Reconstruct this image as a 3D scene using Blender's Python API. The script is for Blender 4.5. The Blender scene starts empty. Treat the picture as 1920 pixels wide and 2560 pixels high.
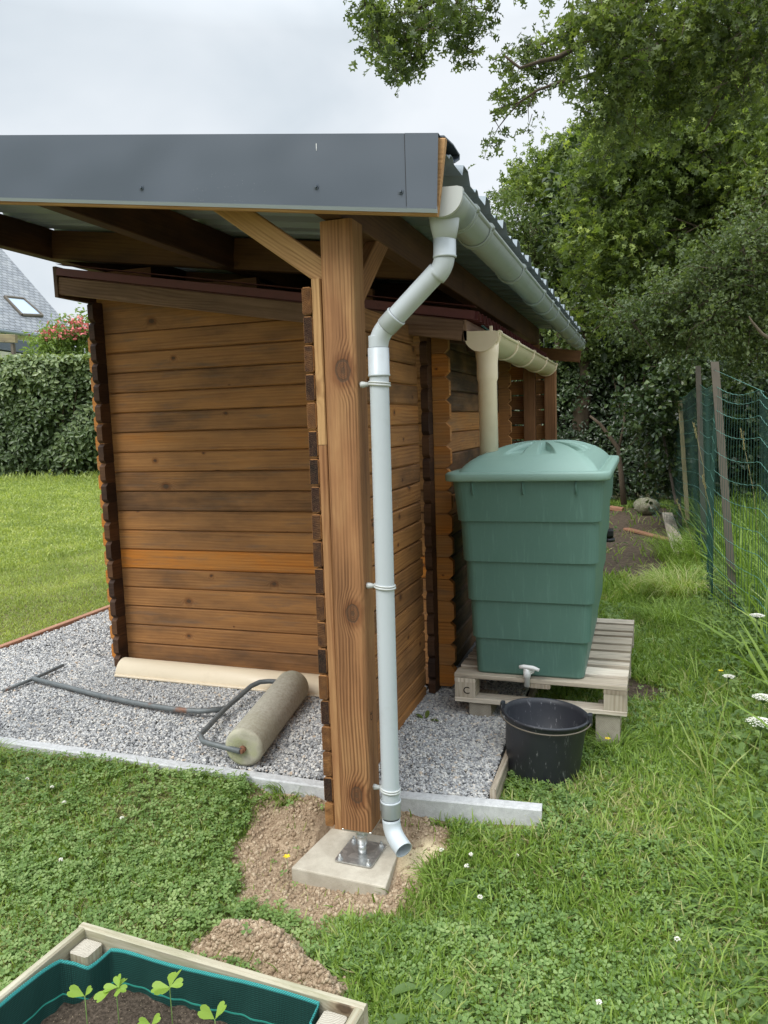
import bpy, bmesh, math, random
import numpy as np
from mathutils import Vector, Matrix, Euler
PI = math.pi
rad = math.radians
sc = bpy.context.scene

# ------------------------------------------------------------------ camera
CAM_C = np.array([1.2481, -2.7790, 1.8046])
CAM_F = 1915.26                       # focal length in pixels of the 1920 x 2560 photograph
YAW, PIT, ROL = 0.32755, 0.11754, -0.03353
_f = np.array([-math.sin(YAW)*math.cos(PIT), math.cos(YAW)*math.cos(PIT), -math.sin(PIT)])
_r = np.array([math.cos(YAW), math.sin(YAW), 0.0]); _u = np.cross(_r, _f)
CR = _r*math.cos(ROL) + _u*math.sin(ROL)
CU = -_r*math.sin(ROL) + _u*math.cos(ROL)
CW = _f
cd = bpy.data.cameras.new('camera'); cam = bpy.data.objects.new('camera', cd)
sc.collection.objects.link(cam)
cd.sensor_fit = 'HORIZONTAL'; cd.sensor_width = 36; cd.lens = CAM_F/1920*36
cd.clip_start = 0.05; cd.clip_end = 1000
cam.matrix_world = Matrix(((CR[0], CU[0], -CW[0], CAM_C[0]), (CR[1], CU[1], -CW[1], CAM_C[1]),
                           (CR[2], CU[2], -CW[2], CAM_C[2]), (0, 0, 0, 1)))
sc.camera = cam
def ray(px, py): return CR*(px-960)/CAM_F - CU*(py-1280)/CAM_F + CW
def at(px, py, D): return CAM_C + ray(px, py)*D
def on(ax, val, px, py):
    d = ray(px, py); i = 'xyz'.index(ax)
    return CAM_C + d*(val-CAM_C[i])/d[i]
def proj(P):
    d = np.asarray(P, float) - CAM_C; z = d@CW
    return 960+CAM_F*(d@CR)/z, 1280-CAM_F*(d@CU)/z, z

# ------------------------------------------------------------------ world, sun, exposure
w = bpy.data.worlds.new('World'); sc.world = w; w.use_nodes = True
nt = w.node_tree; nt.nodes.clear()
o_ = nt.nodes.new('ShaderNodeOutputWorld'); bg = nt.nodes.new('ShaderNodeBackground')
sky = nt.nodes.new('ShaderNodeTexSky'); sky.sky_type = 'NISHITA'; sky.sun_disc = False
SUN_EL, SUN_AZ = 52, 205                    # azimuth measured clockwise from +Y
sky.sun_elevation = rad(SUN_EL); sky.sun_rotation = rad(SUN_AZ)
sky.air_density = 1.0; sky.dust_density = 4.0
tc = nt.nodes.new('ShaderNodeTexCoord')
mp = nt.nodes.new('ShaderNodeMapping'); mp.inputs['Scale'].default_value = (1, 1, 2.2)
nz = nt.nodes.new('ShaderNodeTexNoise'); nz.inputs['Scale'].default_value = 1.7; nz.inputs['Detail'].default_value = 5
nz.inputs['Roughness'].default_value = 0.5; nz.inputs['Distortion'].default_value = 0.35
cr = nt.nodes.new('ShaderNodeValToRGB')
cr.color_ramp.elements[0].position = 0.40; cr.color_ramp.elements[0].color = (4.6, 5.2, 5.7, 1)
cr.color_ramp.elements[1].position = 0.64; cr.color_ramp.elements[1].color = (6.75, 7.1, 7.45, 1)
# an overcast sky is brighter overhead than at the horizon
sx = nt.nodes.new('ShaderNodeSeparateXYZ')
mr = nt.nodes.new('ShaderNodeMapRange'); mr.inputs[1].default_value = 0.43; mr.inputs[2].default_value = 1.0
mr.inputs[3].default_value = 1.0; mr.inputs[4].default_value = 4.2
mul = nt.nodes.new('ShaderNodeVectorMath'); mul.operation = 'SCALE'
mix = nt.nodes.new('ShaderNodeMix'); mix.data_type = 'RGBA'; mix.inputs[0].default_value = 0.93
L = nt.links.new
L(tc.outputs['Generated'], mp.inputs['Vector']); L(mp.outputs[0], nz.inputs['Vector'])
L(nz.outputs['Fac'], cr.inputs[0]); L(tc.outputs['Generated'], sx.inputs[0]); L(sx.outputs['Z'], mr.inputs[0])
L(cr.outputs[0], mul.inputs[0]); L(mr.outputs[0], mul.inputs['Scale'])
L(sky.outputs[0], mix.inputs[6]); L(mul.outputs[0], mix.inputs[7]); L(mix.outputs[2], bg.inputs[0])
bg.inputs[1].default_value = 0.1
L(bg.outputs[0], o_.inputs[0])
sd = bpy.data.lights.new('sun', 'SUN'); so = bpy.data.objects.new('sun', sd); sc.collection.objects.link(so)
sd.energy = 1.5; sd.angle = rad(28); sd.color = (1.0, 0.96, 0.9)
_az = rad(SUN_AZ); _el = rad(SUN_EL)
sdir = Vector((math.sin(_az)*math.cos(_el), math.cos(_az)*math.cos(_el), math.sin(_el)))
so.rotation_euler = sdir.to_track_quat('Z', 'Y').to_euler()
sc.view_settings.view_transform = 'Standard'; sc.view_settings.look = 'None'
sc.view_settings.exposure = 0.47; sc.view_settings.gamma = 1.0

# ------------------------------------------------------------------ materials
class NM:
    def __init__(s, name):
        s.m = bpy.data.materials.new(name); s.m.use_nodes = True; s.t = s.m.node_tree
        s.t.nodes.clear()
        s.out = s.t.nodes.new('ShaderNodeOutputMaterial')
        s.b = s.t.nodes.new('ShaderNodeBsdfPrincipled'); s.t.links.new(s.b.outputs[0], s.out.inputs[0])
        s._tc = None
    def set(s, node, key, val):
        if val is None: return
        if isinstance(val, bpy.types.NodeSocket): s.t.links.new(val, node.inputs[key])
        else: node.inputs[key].default_value = val
    def n(s, typ, **kw):
        n = s.t.nodes.new(typ)
        for k, v in kw.items(): setattr(n, k, v)
        return n
    def attr(s, name, col=False):
        n = s.n('ShaderNodeAttribute', attribute_name=name); return n.outputs['Color' if col else 'Fac']
    def uv(s):
        n = s.n('ShaderNodeUVMap', uv_map='UVMap'); return n.outputs[0]
    def obj(s):
        if s._tc is None: s._tc = s.n('ShaderNodeTexCoord')
        return s._tc.outputs['Object']
    def pos(s): return s.n('ShaderNodeNewGeometry').outputs['Position']
    def island(s): return s.n('ShaderNodeNewGeometry').outputs['Random Per Island']
    def sep(s, v):
        n = s.n('ShaderNodeSeparateXYZ'); s.set(n, 0, v); return n.outputs
    def comb(s, x=0., y=0., z=0.):
        n = s.n('ShaderNodeCombineXYZ'); s.set(n, 0, x); s.set(n, 1, y); s.set(n, 2, z); return n.outputs[0]
    def math(s, op, a, b=None, c=None, clamp=False):
        n = s.n('ShaderNodeMath', operation=op, use_clamp=clamp); s.set(n, 0, a); s.set(n, 1, b); s.set(n, 2, c); return n.outputs[0]
    def noise(s, v, scale=5, detail=3, rough=.5, dist=0):
        n = s.n('ShaderNodeTexNoise'); s.set(n, 'Vector', v); s.set(n, 'Scale', scale); s.set(n, 'Detail', detail)
        s.set(n, 'Roughness', rough); s.set(n, 'Distortion', dist); return n.outputs['Fac']
    def vor(s, v, scale=5, out='Distance', rnd=1.0, dims='3D'):
        n = s.n('ShaderNodeTexVoronoi', voronoi_dimensions=dims); s.set(n, 'Vector', v); s.set(n, 'Scale', scale); s.set(n, 'Randomness', rnd); return n.outputs[out]
    def ramp(s, fac, stops, interp='LINEAR'):
        n = s.n('ShaderNodeValToRGB'); e = n.color_ramp.elements; n.color_ramp.interpolation = interp
        while len(e) < len(stops): e.new(0.5)
        for i, (p, c) in enumerate(stops):
            e[i].position = p; e[i].color = (*c, 1) if len(c) == 3 else c
        s.set(n, 0, fac); return n.outputs[0]
    def mr(s, v, a, b, c=0., d=1., typ='SMOOTHSTEP'):
        n = s.n('ShaderNodeMapRange', interpolation_type=typ)
        for i, x in enumerate((v, a, b, c, d)): s.set(n, i, x)
        return n.outputs[0]
    def mix(s, f, a, b, mode='MIX'):
        n = s.n('ShaderNodeMix', data_type='RGBA', blend_type=mode)
        s.set(n, 0, f); s.set(n, 6, a if isinstance(a, bpy.types.NodeSocket) else (*a[:3], 1)); s.set(n, 7, b if isinstance(b, bpy.types.NodeSocket) else (*b[:3], 1)); return n.outputs[2]
    def bump(s, h, strength=.3, dist=.01):
        n = s.n('ShaderNodeBump'); s.set(n, 'Strength', strength); s.set(n, 'Distance', dist); s.set(n, 'Height', h)
        s.t.links.new(n.outputs[0], s.b.inputs['Normal']); return n
    def fin(s, col=None, rough=None, metal=None, spec=None):
        s.set(s.b, 'Base Color', col if (col is None or isinstance(col, bpy.types.NodeSocket)) else (*col[:3], 1)); s.set(s.b, 'Roughness', rough)
        s.set(s.b, 'Metallic', metal); s.set(s.b, 'Specular IOR Level', spec); return s.m

def wood_mat(name, ramp, freq=70, rings=1.0, warp=9.0, rough=.72, knots=(), knot_density=.5, worm=0.0, wet=0.0, weather=None, bump=.35, dark=.55):
    """u runs along the board, v across it (metres); 'rnd' differs per board, 'tone' picks its stain."""
    s = NM(name); uv = s.sep(s.uv()); u, v = uv[0], uv[1]
    rnd = s.attr('rnd'); tone = s.attr('tone')
    r50 = s.math('MULTIPLY', rnd, 50.)
    wv = s.noise(s.comb(s.math('MULTIPLY', u, 1.3), s.math('MULTIPLY', v, 5.), r50), 1, 3, .5)
    # scattered knots
    kv = s.comb(s.math('ADD', s.math('MULTIPLY', u, 1.7), r50), s.math('MULTIPLY', v, 6.5), r50)
    kn = s.n('ShaderNodeTexVoronoi'); s.set(kn, 'Vector', kv); s.set(kn, 'Scale', 1.0)
    kp = s.sep(kn.outputs['Position']); kq = s.sep(kv); kc3 = s.sep(kn.outputs['Color']); kc = kc3[0]
    kdx = s.math('MULTIPLY', s.math('SUBTRACT', kq[0], kp[0]), .42); kdy = s.math('MULTIPLY', s.math('SUBTRACT', kq[1], kp[1]), .154)
    kwob = s.math('MULTIPLY', s.math('SUBTRACT', s.noise(s.comb(u, v, r50), 55, 2), .5), .010)
    kd = s.math('ADD', s.math('SQRT', s.math('ADD', s.math('MULTIPLY', kdx, kdx), s.math('MULTIPLY', kdy, kdy))), kwob)
    has = s.math('LESS_THAN', kc, knot_density)
    kr_ = s.math('MULTIPLY_ADD', s.math('POWER', kc3[1], 2.0), .013, .0035)
    kdn = s.math('DIVIDE', kd, kr_)
    kfar = s.math('MULTIPLY', s.mr(kdn, 4.2, .4, 0, 1), has)
    kcore = s.math('MULTIPLY', s.mr(kdn, 1.25, .7, 0, 1), has)
    for (ku, kv_, kr) in knots:
        dx = s.math('MULTIPLY', s.math('SUBTRACT', u, ku), .72)
        dy = s.math('SUBTRACT', v, kv_)
        wob = s.math('MULTIPLY', s.math('SUBTRACT', s.noise(s.comb(u, v, kr*50), 30, 2), .5), kr*.5)
        dd = s.math('ADD', s.math('SQRT', s.math('ADD', s.math('MULTIPLY', dx, dx), s.math('MULTIPLY', dy, dy))), wob)
        kfar = s.math('MAXIMUM', kfar, s.mr(dd, kr*3.3, kr*.5, 0, 1))
        rg = s.math('MULTIPLY_ADD', s.math('SINE', s.math('MULTIPLY', dd, 1100.)), .25, .45)
        rim = s.math('MULTIPLY', s.mr(dd, kr*1.15, kr*1.0, 0, 1), s.mr(dd, kr*.72, kr*.9, 0, .55))
        ctr = s.mr(dd, kr*.45, kr*.15, 0, .5)
        kcore = s.math('MAXIMUM', kcore, s.math('ADD', s.math('ADD', rim, ctr), s.math('MULTIPLY', rg, s.mr(dd, kr*1.05, kr*.95, 0, 1)), clamp=True) if False else s.math('MINIMUM', s.math('ADD', s.math('ADD', rim, ctr), s.math('MULTIPLY', rg, s.mr(dd, kr*1.05, kr*.95, 0, 1))), 1.0))
    ph = s.math('ADD', s.math('MULTIPLY', v, float(freq)*5.5), s.math('MULTIPLY', wv, warp*4.5))
    ph = s.math('ADD', ph, s.math('MULTIPLY', kfar, 15.0)); ph = s.math('ADD', ph, r50)
    ring = s.math('MULTIPLY_ADD', s.math('SINE', ph), .5, .5)
    ring = s.math('POWER', ring, 1.6)
    fib = s.noise(s.comb(s.math('MULTIPLY', u, 5.), s.math('MULTIPLY', v, 420.), r50), 1, 2, .6)
    blot = s.noise(s.comb(s.math('MULTIPLY', u, 2.2), s.math('MULTIPLY', v, 6.), r50), 1, 4, .6)
    t2 = s.math('ADD', tone, s.math('MULTIPLY', s.math('SUBTRACT', blot, .5), .95))
    base = s.ramp(t2, ramp)
    streak = s.noise(s.comb(s.math('MULTIPLY', u, 1.6), s.math('MULTIPLY', v, 75.), s.math('ADD', r50, 7.)), 1, 4, .7)
    patch = s.mr(s.noise(s.comb(s.math('MULTIPLY', u, 1.1), s.math('MULTIPLY', v, 9.), s.math('ADD', r50, 3.)), 1, 2, .5), .38, .62, .15, 1.)
    ring = s.math('MULTIPLY', ring, patch)
    g = s.math('ADD', s.math('MULTIPLY', ring, .42*rings), s.math('ADD', s.math('MULTIPLY', fib, .25), s.math('MULTIPLY', s.mr(streak, .3, .7, 0, 1), .38)))
    col = s.mix(s.mr(g, .15, .85, 0, 1, 'LINEAR'), base, s.mix(1.0, base, (dark, dark*.88, dark*.78), 'MULTIPLY'))
    kcol = s.mix(s.noise(s.comb(u, v, 0.), 90, 2), (.035, .022, .014), (.11, .06, .03))
    halo = s.mr(kfar, .35, .95, 0, .75)
    col = s.mix(halo, col, s.mix(1.0, col, (.55, .42, .34), 'MULTIPLY'))
    col = s.mix(s.math('MULTIPLY', kcore, .85), col, kcol)
    if worm:
        wm = s.vor(s.comb(s.math('MULTIPLY', u, 55.), s.math('MULTIPLY', v, 90.), r50), 1.0)
        pat = s.noise(s.comb(u, v, r50), 7, 2)
        wm = s.math('MULTIPLY', s.mr(wm, .2, .12, 0, 1), s.mr(pat, .58, .68, 0, worm))
        col = s.mix(wm, col, (.62, .52, .38))
    if weather:
        wn = s.noise(s.comb(s.math('MULTIPLY', u, 3.), s.math('MULTIPLY', v, 25.), r50), 1, 4, .65)
        col = s.mix(s.mr(wn, weather[1], weather[2], 0, weather[3]), col, weather[0])
    h = s.math('SUBTRACT', s.math('MULTIPLY', s.math('SUBTRACT', 1.0, g), .7), s.math('MULTIPLY', kcore, .5))
    s.bump(h, bump, .0035)
    return s.fin(col, rough, 0, .35)

def endgrain_mat(name, ramp, speck=.6):
    s = NM(name); uv = s.uv(); rnd = s.attr('rnd'); tone = s.attr('tone'); q = s.sep(uv)
    r50 = s.math('MULTIPLY', rnd, 50.)
    cx = s.math('SUBTRACT', q[0], s.math('MULTIPLY', s.math('SUBTRACT', rnd, .5), .12)); cy = s.math('ADD', q[1], .04)
    d = s.math('SQRT', s.math('ADD', s.math('MULTIPLY', cx, cx), s.math('MULTIPLY', cy, cy)))
    ring = s.math('MULTIPLY_ADD', s.math('SINE', s.math('ADD', s.math('MULTIPLY', d, 900.), s.math('MULTIPLY', s.noise(uv, 25, 2), 9.))), .5, .5)
    blot = s.noise(s.comb(q[0], q[1], r50), 30, 3)
    base = s.ramp(s.math('ADD', tone, s.math('MULTIPLY', s.math('SUBTRACT', blot, .5), .7)), ramp)
    col = s.mix(s.math('MULTIPLY', ring, .45), base, s.mix(1.0, base, (.5, .42, .36), 'MULTIPLY'))
    sp = s.vor(s.comb(q[0], q[1], r50), 420.)
    col = s.mix(s.math('MULTIPLY', s.mr(sp, .26, .14, 0, 1), speck), col, (.5, .33, .16))
    s.bump(s.math('ADD', sp, ring), .5, .002)
    return s.fin(col, .85, 0, .25)

def plastic_mat(name, col, rough=.38, var=.06, dirt=None, scale=6, bump=.04, spec=.5):
    s = NM(name); p = s.obj()
    n = s.noise(p, scale, 4, .6)
    a = tuple(c*(1-var) for c in col); b = tuple(min(1, c*(1+var)) for c in col)
    c = s.mix(n, a, b)
    if dirt:
        dn = s.noise(p, dirt[1], 5, .7); c = s.mix(s.mr(dn, .52, .78, 0, dirt[2]), c, dirt[0])
    s.bump(s.noise(p, 220, 2), bump, .001)
    return s.fin(c, s.math('MULTIPLY_ADD', n, .18, rough-.09), 0, spec)

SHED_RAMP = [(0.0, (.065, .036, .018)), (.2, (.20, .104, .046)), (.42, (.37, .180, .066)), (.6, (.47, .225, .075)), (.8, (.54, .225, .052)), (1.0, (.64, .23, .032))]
POST_RAMP = [(0.0, (.17, .080, .034)), (.5, (.36, .175, .074)), (1.0, (.56, .34, .15))]
M = {}
M['shed'] = wood_mat('stained_spruce', SHED_RAMP, 60, .7, 3.2, knot_density=.45, bump=.4, dark=.58, weather=((.15, .11, .08), .52, .74, .5))
M['shed_side'] = wood_mat('stained_spruce_side', SHED_RAMP, 60, .9, 5, knot_density=.6, worm=.75, bump=.5, dark=.55)
M['shed_dark'] = wood_mat('dark_stain_and_shade_wood', [(0, (.012, .008, .006)), (.5, (.05, .025, .015)), (1, (.16, .075, .03))], 55, .6, 5, knot_density=.25, bump=.3)  # dark log ends and marks; on the carport beams it stands for shade
M['end'] = endgrain_mat('stained_end_grain', [(0.0, (.012, .007, .006)), (.35, (.05, .022, .013)), (.7, (.17, .075, .025)), (1, (.42, .21, .075))])
M['end_grey'] = endgrain_mat('grey_end_grain', [(0.0, (.03, .024, .024)), (1, (.07, .055, .05))], .1)
M['post'] = wood_mat('treated_pine_post', POST_RAMP, 82, 1.25, 4.2, knots=[(1.86, .066, .030), (.915, .073, .026), (.155, .062, .025)], knot_density=.03, bump=.5, dark=.40)
M['beam'] = wood_mat('treated_pine_beam', POST_RAMP, 70, .9, 8, knot_density=.3, bump=.4, dark=.55)
M['beam_old'] = wood_mat('grey_brown_bargeboard', [(0, (.09, .052, .034)), (.5, (.25, .150, .098)), (1, (.42, .27, .18))], 60, .9, 8, knot_density=.3, bump=.4, dark=.55)
M['pallet'] = wood_mat('weathered_pallet_wood', [(0, (.30, .25, .185)), (.5, (.54, .475, .375)), (1, (.80, .73, .61))], 60, .8, 4, knot_density=.4, bump=.5, dark=.55, weather=((.17, .15, .125), .5, .72, .85))
M['bed'] = wood_mat('bleached_treated_board', [(0, (.22, .20, .13)), (.5, (.40, .37, .27)), (1, (.62, .58, .46))], 80, .7, 4, knot_density=.12, bump=.35, dark=.68, weather=((.20, .20, .10), .45, .75, .6))
M['bed_end'] = endgrain_mat('bleached_end_grain', [(0, (.34, .31, .25)), (1, (.62, .58, .49))], .05)
M['redwood'] = wood_mat('reddish_edging_board', [(0, (.16, .065, .035)), (.5, (.33, .155, .09)), (1, (.46, .25, .16))], 60, .6, 6, knot_density=.3, bump=.5)
M['stake'] = wood_mat('grey_stake', [(0, (.09, .075, .06)), (.5, (.17, .145, .12)), (1, (.42, .36, .20))], 60, .6, 6, knot_density=.1, bump=.4)

def steel_sheet():
    s = NM('anthracite_steel'); p = s.obj()
    n = s.noise(p, 3, 3); sc_ = s.noise(s.comb(s.math('MULTIPLY', s.sep(p)[0], 60.), s.math('MULTIPLY', s.sep(p)[2], 9.), 0.), 1, 4, .7)
    c = s.mix(n, (.060, .078, .102), (.074, .093, .118))
    sp = s.vor(p, 95.); pz = s.noise(p, 5, 2)
    c = s.mix(s.math('MULTIPLY', s.mr(sp, .09, .04, 0, 1), s.mr(pz, .60, .68, 0, .8)), c, (.5, .52, .54))
    s.bump(s.noise(p, 2.4, 1), .45, .06)
    return s.fin(c, .42, 0.0, .6)
M['steel'] = steel_sheet()
M['steel_lit_edge'] = plastic_mat('bent_lit_steel_hem', (.44, .50, .60), .4, .03)  # same sheet painted far paler, as light caught on the bottom fold
M['galv'] = plastic_mat('galvanised_sheet', (.21, .25, .275), .5, .12, bump=.02)
M['galv_under'] = plastic_mat('pale_green_sheet_underside', (.20, .235, .20), .6, .12)
def zinc():
    s = NM('zinc_plated_steel'); p = s.obj(); v = s.vor(p, 60, 'Color')
    c = s.mix(s.sep(v)[0], (.45, .46, .46), (.68, .69, .68)); return s.fin(c, .35, .85)
M['zinc'] = zinc()
M['pvc_grey'] = plastic_mat('grey_pvc', (.50, .545, .57), .33, .03, dirt=((.40, .42, .42), 9, .35))
M['pvc_gutter'] = plastic_mat('grey_pvc_gutter', (.33, .375, .37), .4, .06, dirt=((.20, .22, .19), 7, .55))
M['pvc_cap'] = plastic_mat('pale_grey_pvc_cap', (.50, .52, .50), .4, .05)
M['pvc_sand'] = plastic_mat('sand_pvc', (.78, .66, .48), .36, .03, dirt=((.55, .45, .30), 6, .3))
M['pvc_sand_dirty'] = plastic_mat('sand_pvc_gutter', (.60, .53, .34), .4, .05, dirt=((.27, .28, .10), 4, .7))
M['redroof'] = plastic_mat('dark_red_sheet', (.13, .035, .033), .55, .2, dirt=((.05, .018, .018), 20, .6))
M['greenmesh'] = plastic_mat('dark_green_mesh', (.012, .05, .035), .7, .3, bump=.6)
M['concrete'] = None
def concrete(name, a, b, sc_=14, bump=.4, moss=None, sp=True):
    s = NM(name); p = s.obj(); n = s.noise(p, sc_, 6, .65); n2 = s.noise(p, 2.5, 3)
    c = s.mix(s.mr(n, .3, .7), a, b); c = s.mix(s.math('MULTIPLY', n2, .35), c, tuple(x*.62 for x in a))
    if sp:
        v = s.vor(p, 190); c = s.mix(s.mr(v, .22, .12, 0, .45), c, (.13, .12, .10))
    if moss: c = s.mix(s.mr(s.noise(p, moss[1], 4), .48, .66, 0, moss[2]), c, moss[0])
    s.bump(s.math('ADD', n, s.math('MULTIPLY', s.vor(p, 260), .6)), bump, .004); return s.fin(c, .92, 0, .2)
M['concrete'] = concrete('pale_concrete_slab', (.44, .39, .31), (.60, .55, .45), 9, .3)
M['kerb'] = concrete('grey_kerb_concrete', (.50, .51, .51), (.66, .67, .67), 30, .5)
M['roller'] = concrete('mossy_roller_concrete', (.36, .335, .265), (.52, .49, .41), 60, .8, ((.33, .31, .20), 2, .3))
M['roller_end'] = concrete('yellowish_roller_end', (.40, .38, .29), (.60, .57, .45), 18, .7, ((.33, .35, .17), 9, .6), sp=False)
def rusty():
    s = NM('rusty_grey_steel_tube'); p = s.obj()
    c = s.mix(s.noise(p, 30, 4), (.10, .115, .12), (.20, .215, .215))
    c = s.mix(s.mr(s.noise(p, 5, 5, .7), .55, .68, 0, .9), c, (.22, .10, .055)); return s.fin(c, .55, .25)
M['tube'] = rusty()
M['rust'] = plastic_mat('rusty_steel', (.20, .09, .05), .85, .3, bump=.5)
def tankmat(name, a, b, streak):
    s = NM(name); p = s.obj(); q = s.sep(p)
    n = s.noise(p, 3.5, 5, .6); st = s.noise(s.comb(s.math('MULTIPLY', q[0], 60.), s.math('MULTIPLY', q[1], 60.), s.math('MULTIPLY', q[2], 5.)), 1, 3, .6)
    c = s.mix(n, a, b); c = s.mix(s.mr(st, .52, .8, 0, streak), c, (.19, .34, .29))
    s.bump(s.noise(p, 45, 3), .12, .004)
    return s.fin(c, s.math('MULTIPLY_ADD', n, .15, .38), 0, .45)
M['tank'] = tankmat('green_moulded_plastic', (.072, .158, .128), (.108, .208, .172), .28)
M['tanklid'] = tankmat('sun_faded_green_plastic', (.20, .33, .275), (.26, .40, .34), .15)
M['white'] = plastic_mat('white_plastic', (.80, .80, .78), .35, .03)
def bucketmat():
    s = NM('scuffed_black_rubber'); p = s.obj(); q = s.sep(p)
    c = s.mix(s.noise(p, 6, 4), (.020, .022, .028), (.042, .045, .055))
    sc1 = s.noise(s.comb(s.math('MULTIPLY', q[0], 70.), s.math('MULTIPLY', q[1], 70.), s.math('MULTIPLY', q[2], 14.)), 1, 4, .75)
    c = s.mix(s.mr(sc1, .60, .70, 0, .7), c, (.32, .32, .34)); return s.fin(c, .45, 0, .5)
M['bucket'] = bucketmat()
M['black'] = plastic_mat('black_plastic', (.012, .013, .015), .4, .2)
M['dark_post'] = plastic_mat('brown_grey_metal_post', (.125, .105, .080), .6, .15)
M['wire'] = plastic_mat('green_coated_wire', (.07, .20, .16), .5, .15)
M['wire_dark'] = plastic_mat('dark_green_wire', (.014, .060, .044), .5, .15)

def leafmat(name, stops, transl=.3, rough=.45, spec=.4, vein=True, tcol=None):
    s = NM(name); rnd = s.attr('rnd'); clump = s.attr('tone')
    f = s.math('ADD', s.math('MULTIPLY', rnd, .65), s.math('MULTIPLY', clump, .35))
    c = s.ramp(f, stops)
    s.fin(c, rough, 0, spec)
    if transl:
        tr = s.n('ShaderNodeBsdfTranslucent'); mx = s.n('ShaderNodeMixShader'); mx.inputs[0].default_value = transl
        tc_ = s.mix(1.0, c, tcol or (1.25, 1.3, .55), 'MULTIPLY')
        s.t.links.new(tc_, tr.inputs[0]); s.t.links.new(s.b.outputs[0], mx.inputs[1]); s.t.links.new(tr.outputs[0], mx.inputs[2])
        s.t.links.new(mx.outputs[0], s.out.inputs[0])
    return s.m
M['leaf_oak'] = leafmat('oak_leaves', [(0, (.035, .055, .016)), (.5, (.10, .14, .038)), (1, (.27, .33, .085))], .4)
M['leaf_maple'] = leafmat('bright_tree_leaves', [(0, (.035, .055, .016)), (.4, (.105, .150, .040)), (.72, (.22, .29, .075)), (1, (.46, .52, .13))], .4)
M['leaf_shrub'] = leafmat('small_shrub_leaves', [(0, (.055, .085, .032)), (.5, (.12, .165, .062)), (1, (.24, .29, .12))], .35)
M['leaf_far'] = leafmat('pale_willow_leaves', [(0, (.055, .090, .025)), (.5, (.12, .17, .050)), (1, (.23, .28, .095))], .35)
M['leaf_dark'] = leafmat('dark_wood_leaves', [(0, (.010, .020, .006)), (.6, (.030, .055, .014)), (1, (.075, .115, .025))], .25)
M['leaf_laurel'] = leafmat('glossy_laurel_leaves', [(0, (.018, .036, .013)), (.5, (.045, .078, .026)), (.85, (.10, .15, .045)), (1, (.22, .27, .12))], .2, .33, .6)
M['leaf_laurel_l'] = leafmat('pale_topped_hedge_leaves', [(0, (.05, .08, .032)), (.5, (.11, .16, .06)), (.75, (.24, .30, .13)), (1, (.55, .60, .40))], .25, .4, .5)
M['leaf_mimosa'] = leafmat('feathery_leaves', [(0, (.12, .19, .05)), (1, (.28, .38, .10))], .4)
M['pink'] = plastic_mat('pink_silk_flowers', (.75, .22, .22), .8, .2)
M['grass'] = leafmat('grass_blades', [(0, (.10, .17, .03)), (.35, (.21, .32, .055)), (.66, (.33, .45, .11)), (.82, (.50, .50, .23)), (1, (.68, .61, .39))], .4, .5, .3)
M['grass_far'] = leafmat('mown_lawn_blades', [(0, (.19, .25, .07)), (.5, (.32, .385, .12)), (.85, (.48, .53, .17)), (1, (.60, .56, .30))], .4, .5, .3)
M['clover'] = leafmat('clover_leaves', [(0, (.09, .16, .045)), (.5, (.19, .30, .085)), (1, (.36, .46, .18))], .35, .5, .35)
M['weed'] = leafmat('pale_weed_leaves', [(0, (.07, .13, .035)), (.6, (.16, .25, .07)), (1, (.30, .40, .13))], .4, .5, .35)
M['dry'] = leafmat('dry_grass', [(0, (.30, .26, .12)), (1, (.58, .52, .30))], .3, .7, .2)
M['sorrel'] = leafmat('fresh_sorrel_leaves', [(0, (.22, .37, .045)), (1, (.32, .47, .075))], .4, .5, .35)
M['yellow'] = plastic_mat('yellow_petals', (.85, .62, .02), .5, .08)
M['whitepetal'] = plastic_mat('white_petals', (.78, .76, .66), .7, .08)
M['stem'] = plastic_mat('green_stems', (.12, .20, .045), .6, .2)
def barkmat(name, a, b):
    s = NM(name); p = s.obj(); q = s.sep(p)
    n = s.noise(s.comb(s.math('MULTIPLY', q[0], 30.), s.math('MULTIPLY', q[1], 30.), s.math('MULTIPLY', q[2], 6.)), 1, 5, .7)
    s.bump(n, .8, .01); return s.fin(s.mix(n, a, b), .9, 0, .2)
M['bark'] = barkmat('brown_bark', (.045, .034, .024), (.15, .115, .08))
M['bark_l'] = barkmat('light_bark', (.10, .08, .055), (.24, .19, .13))

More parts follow.
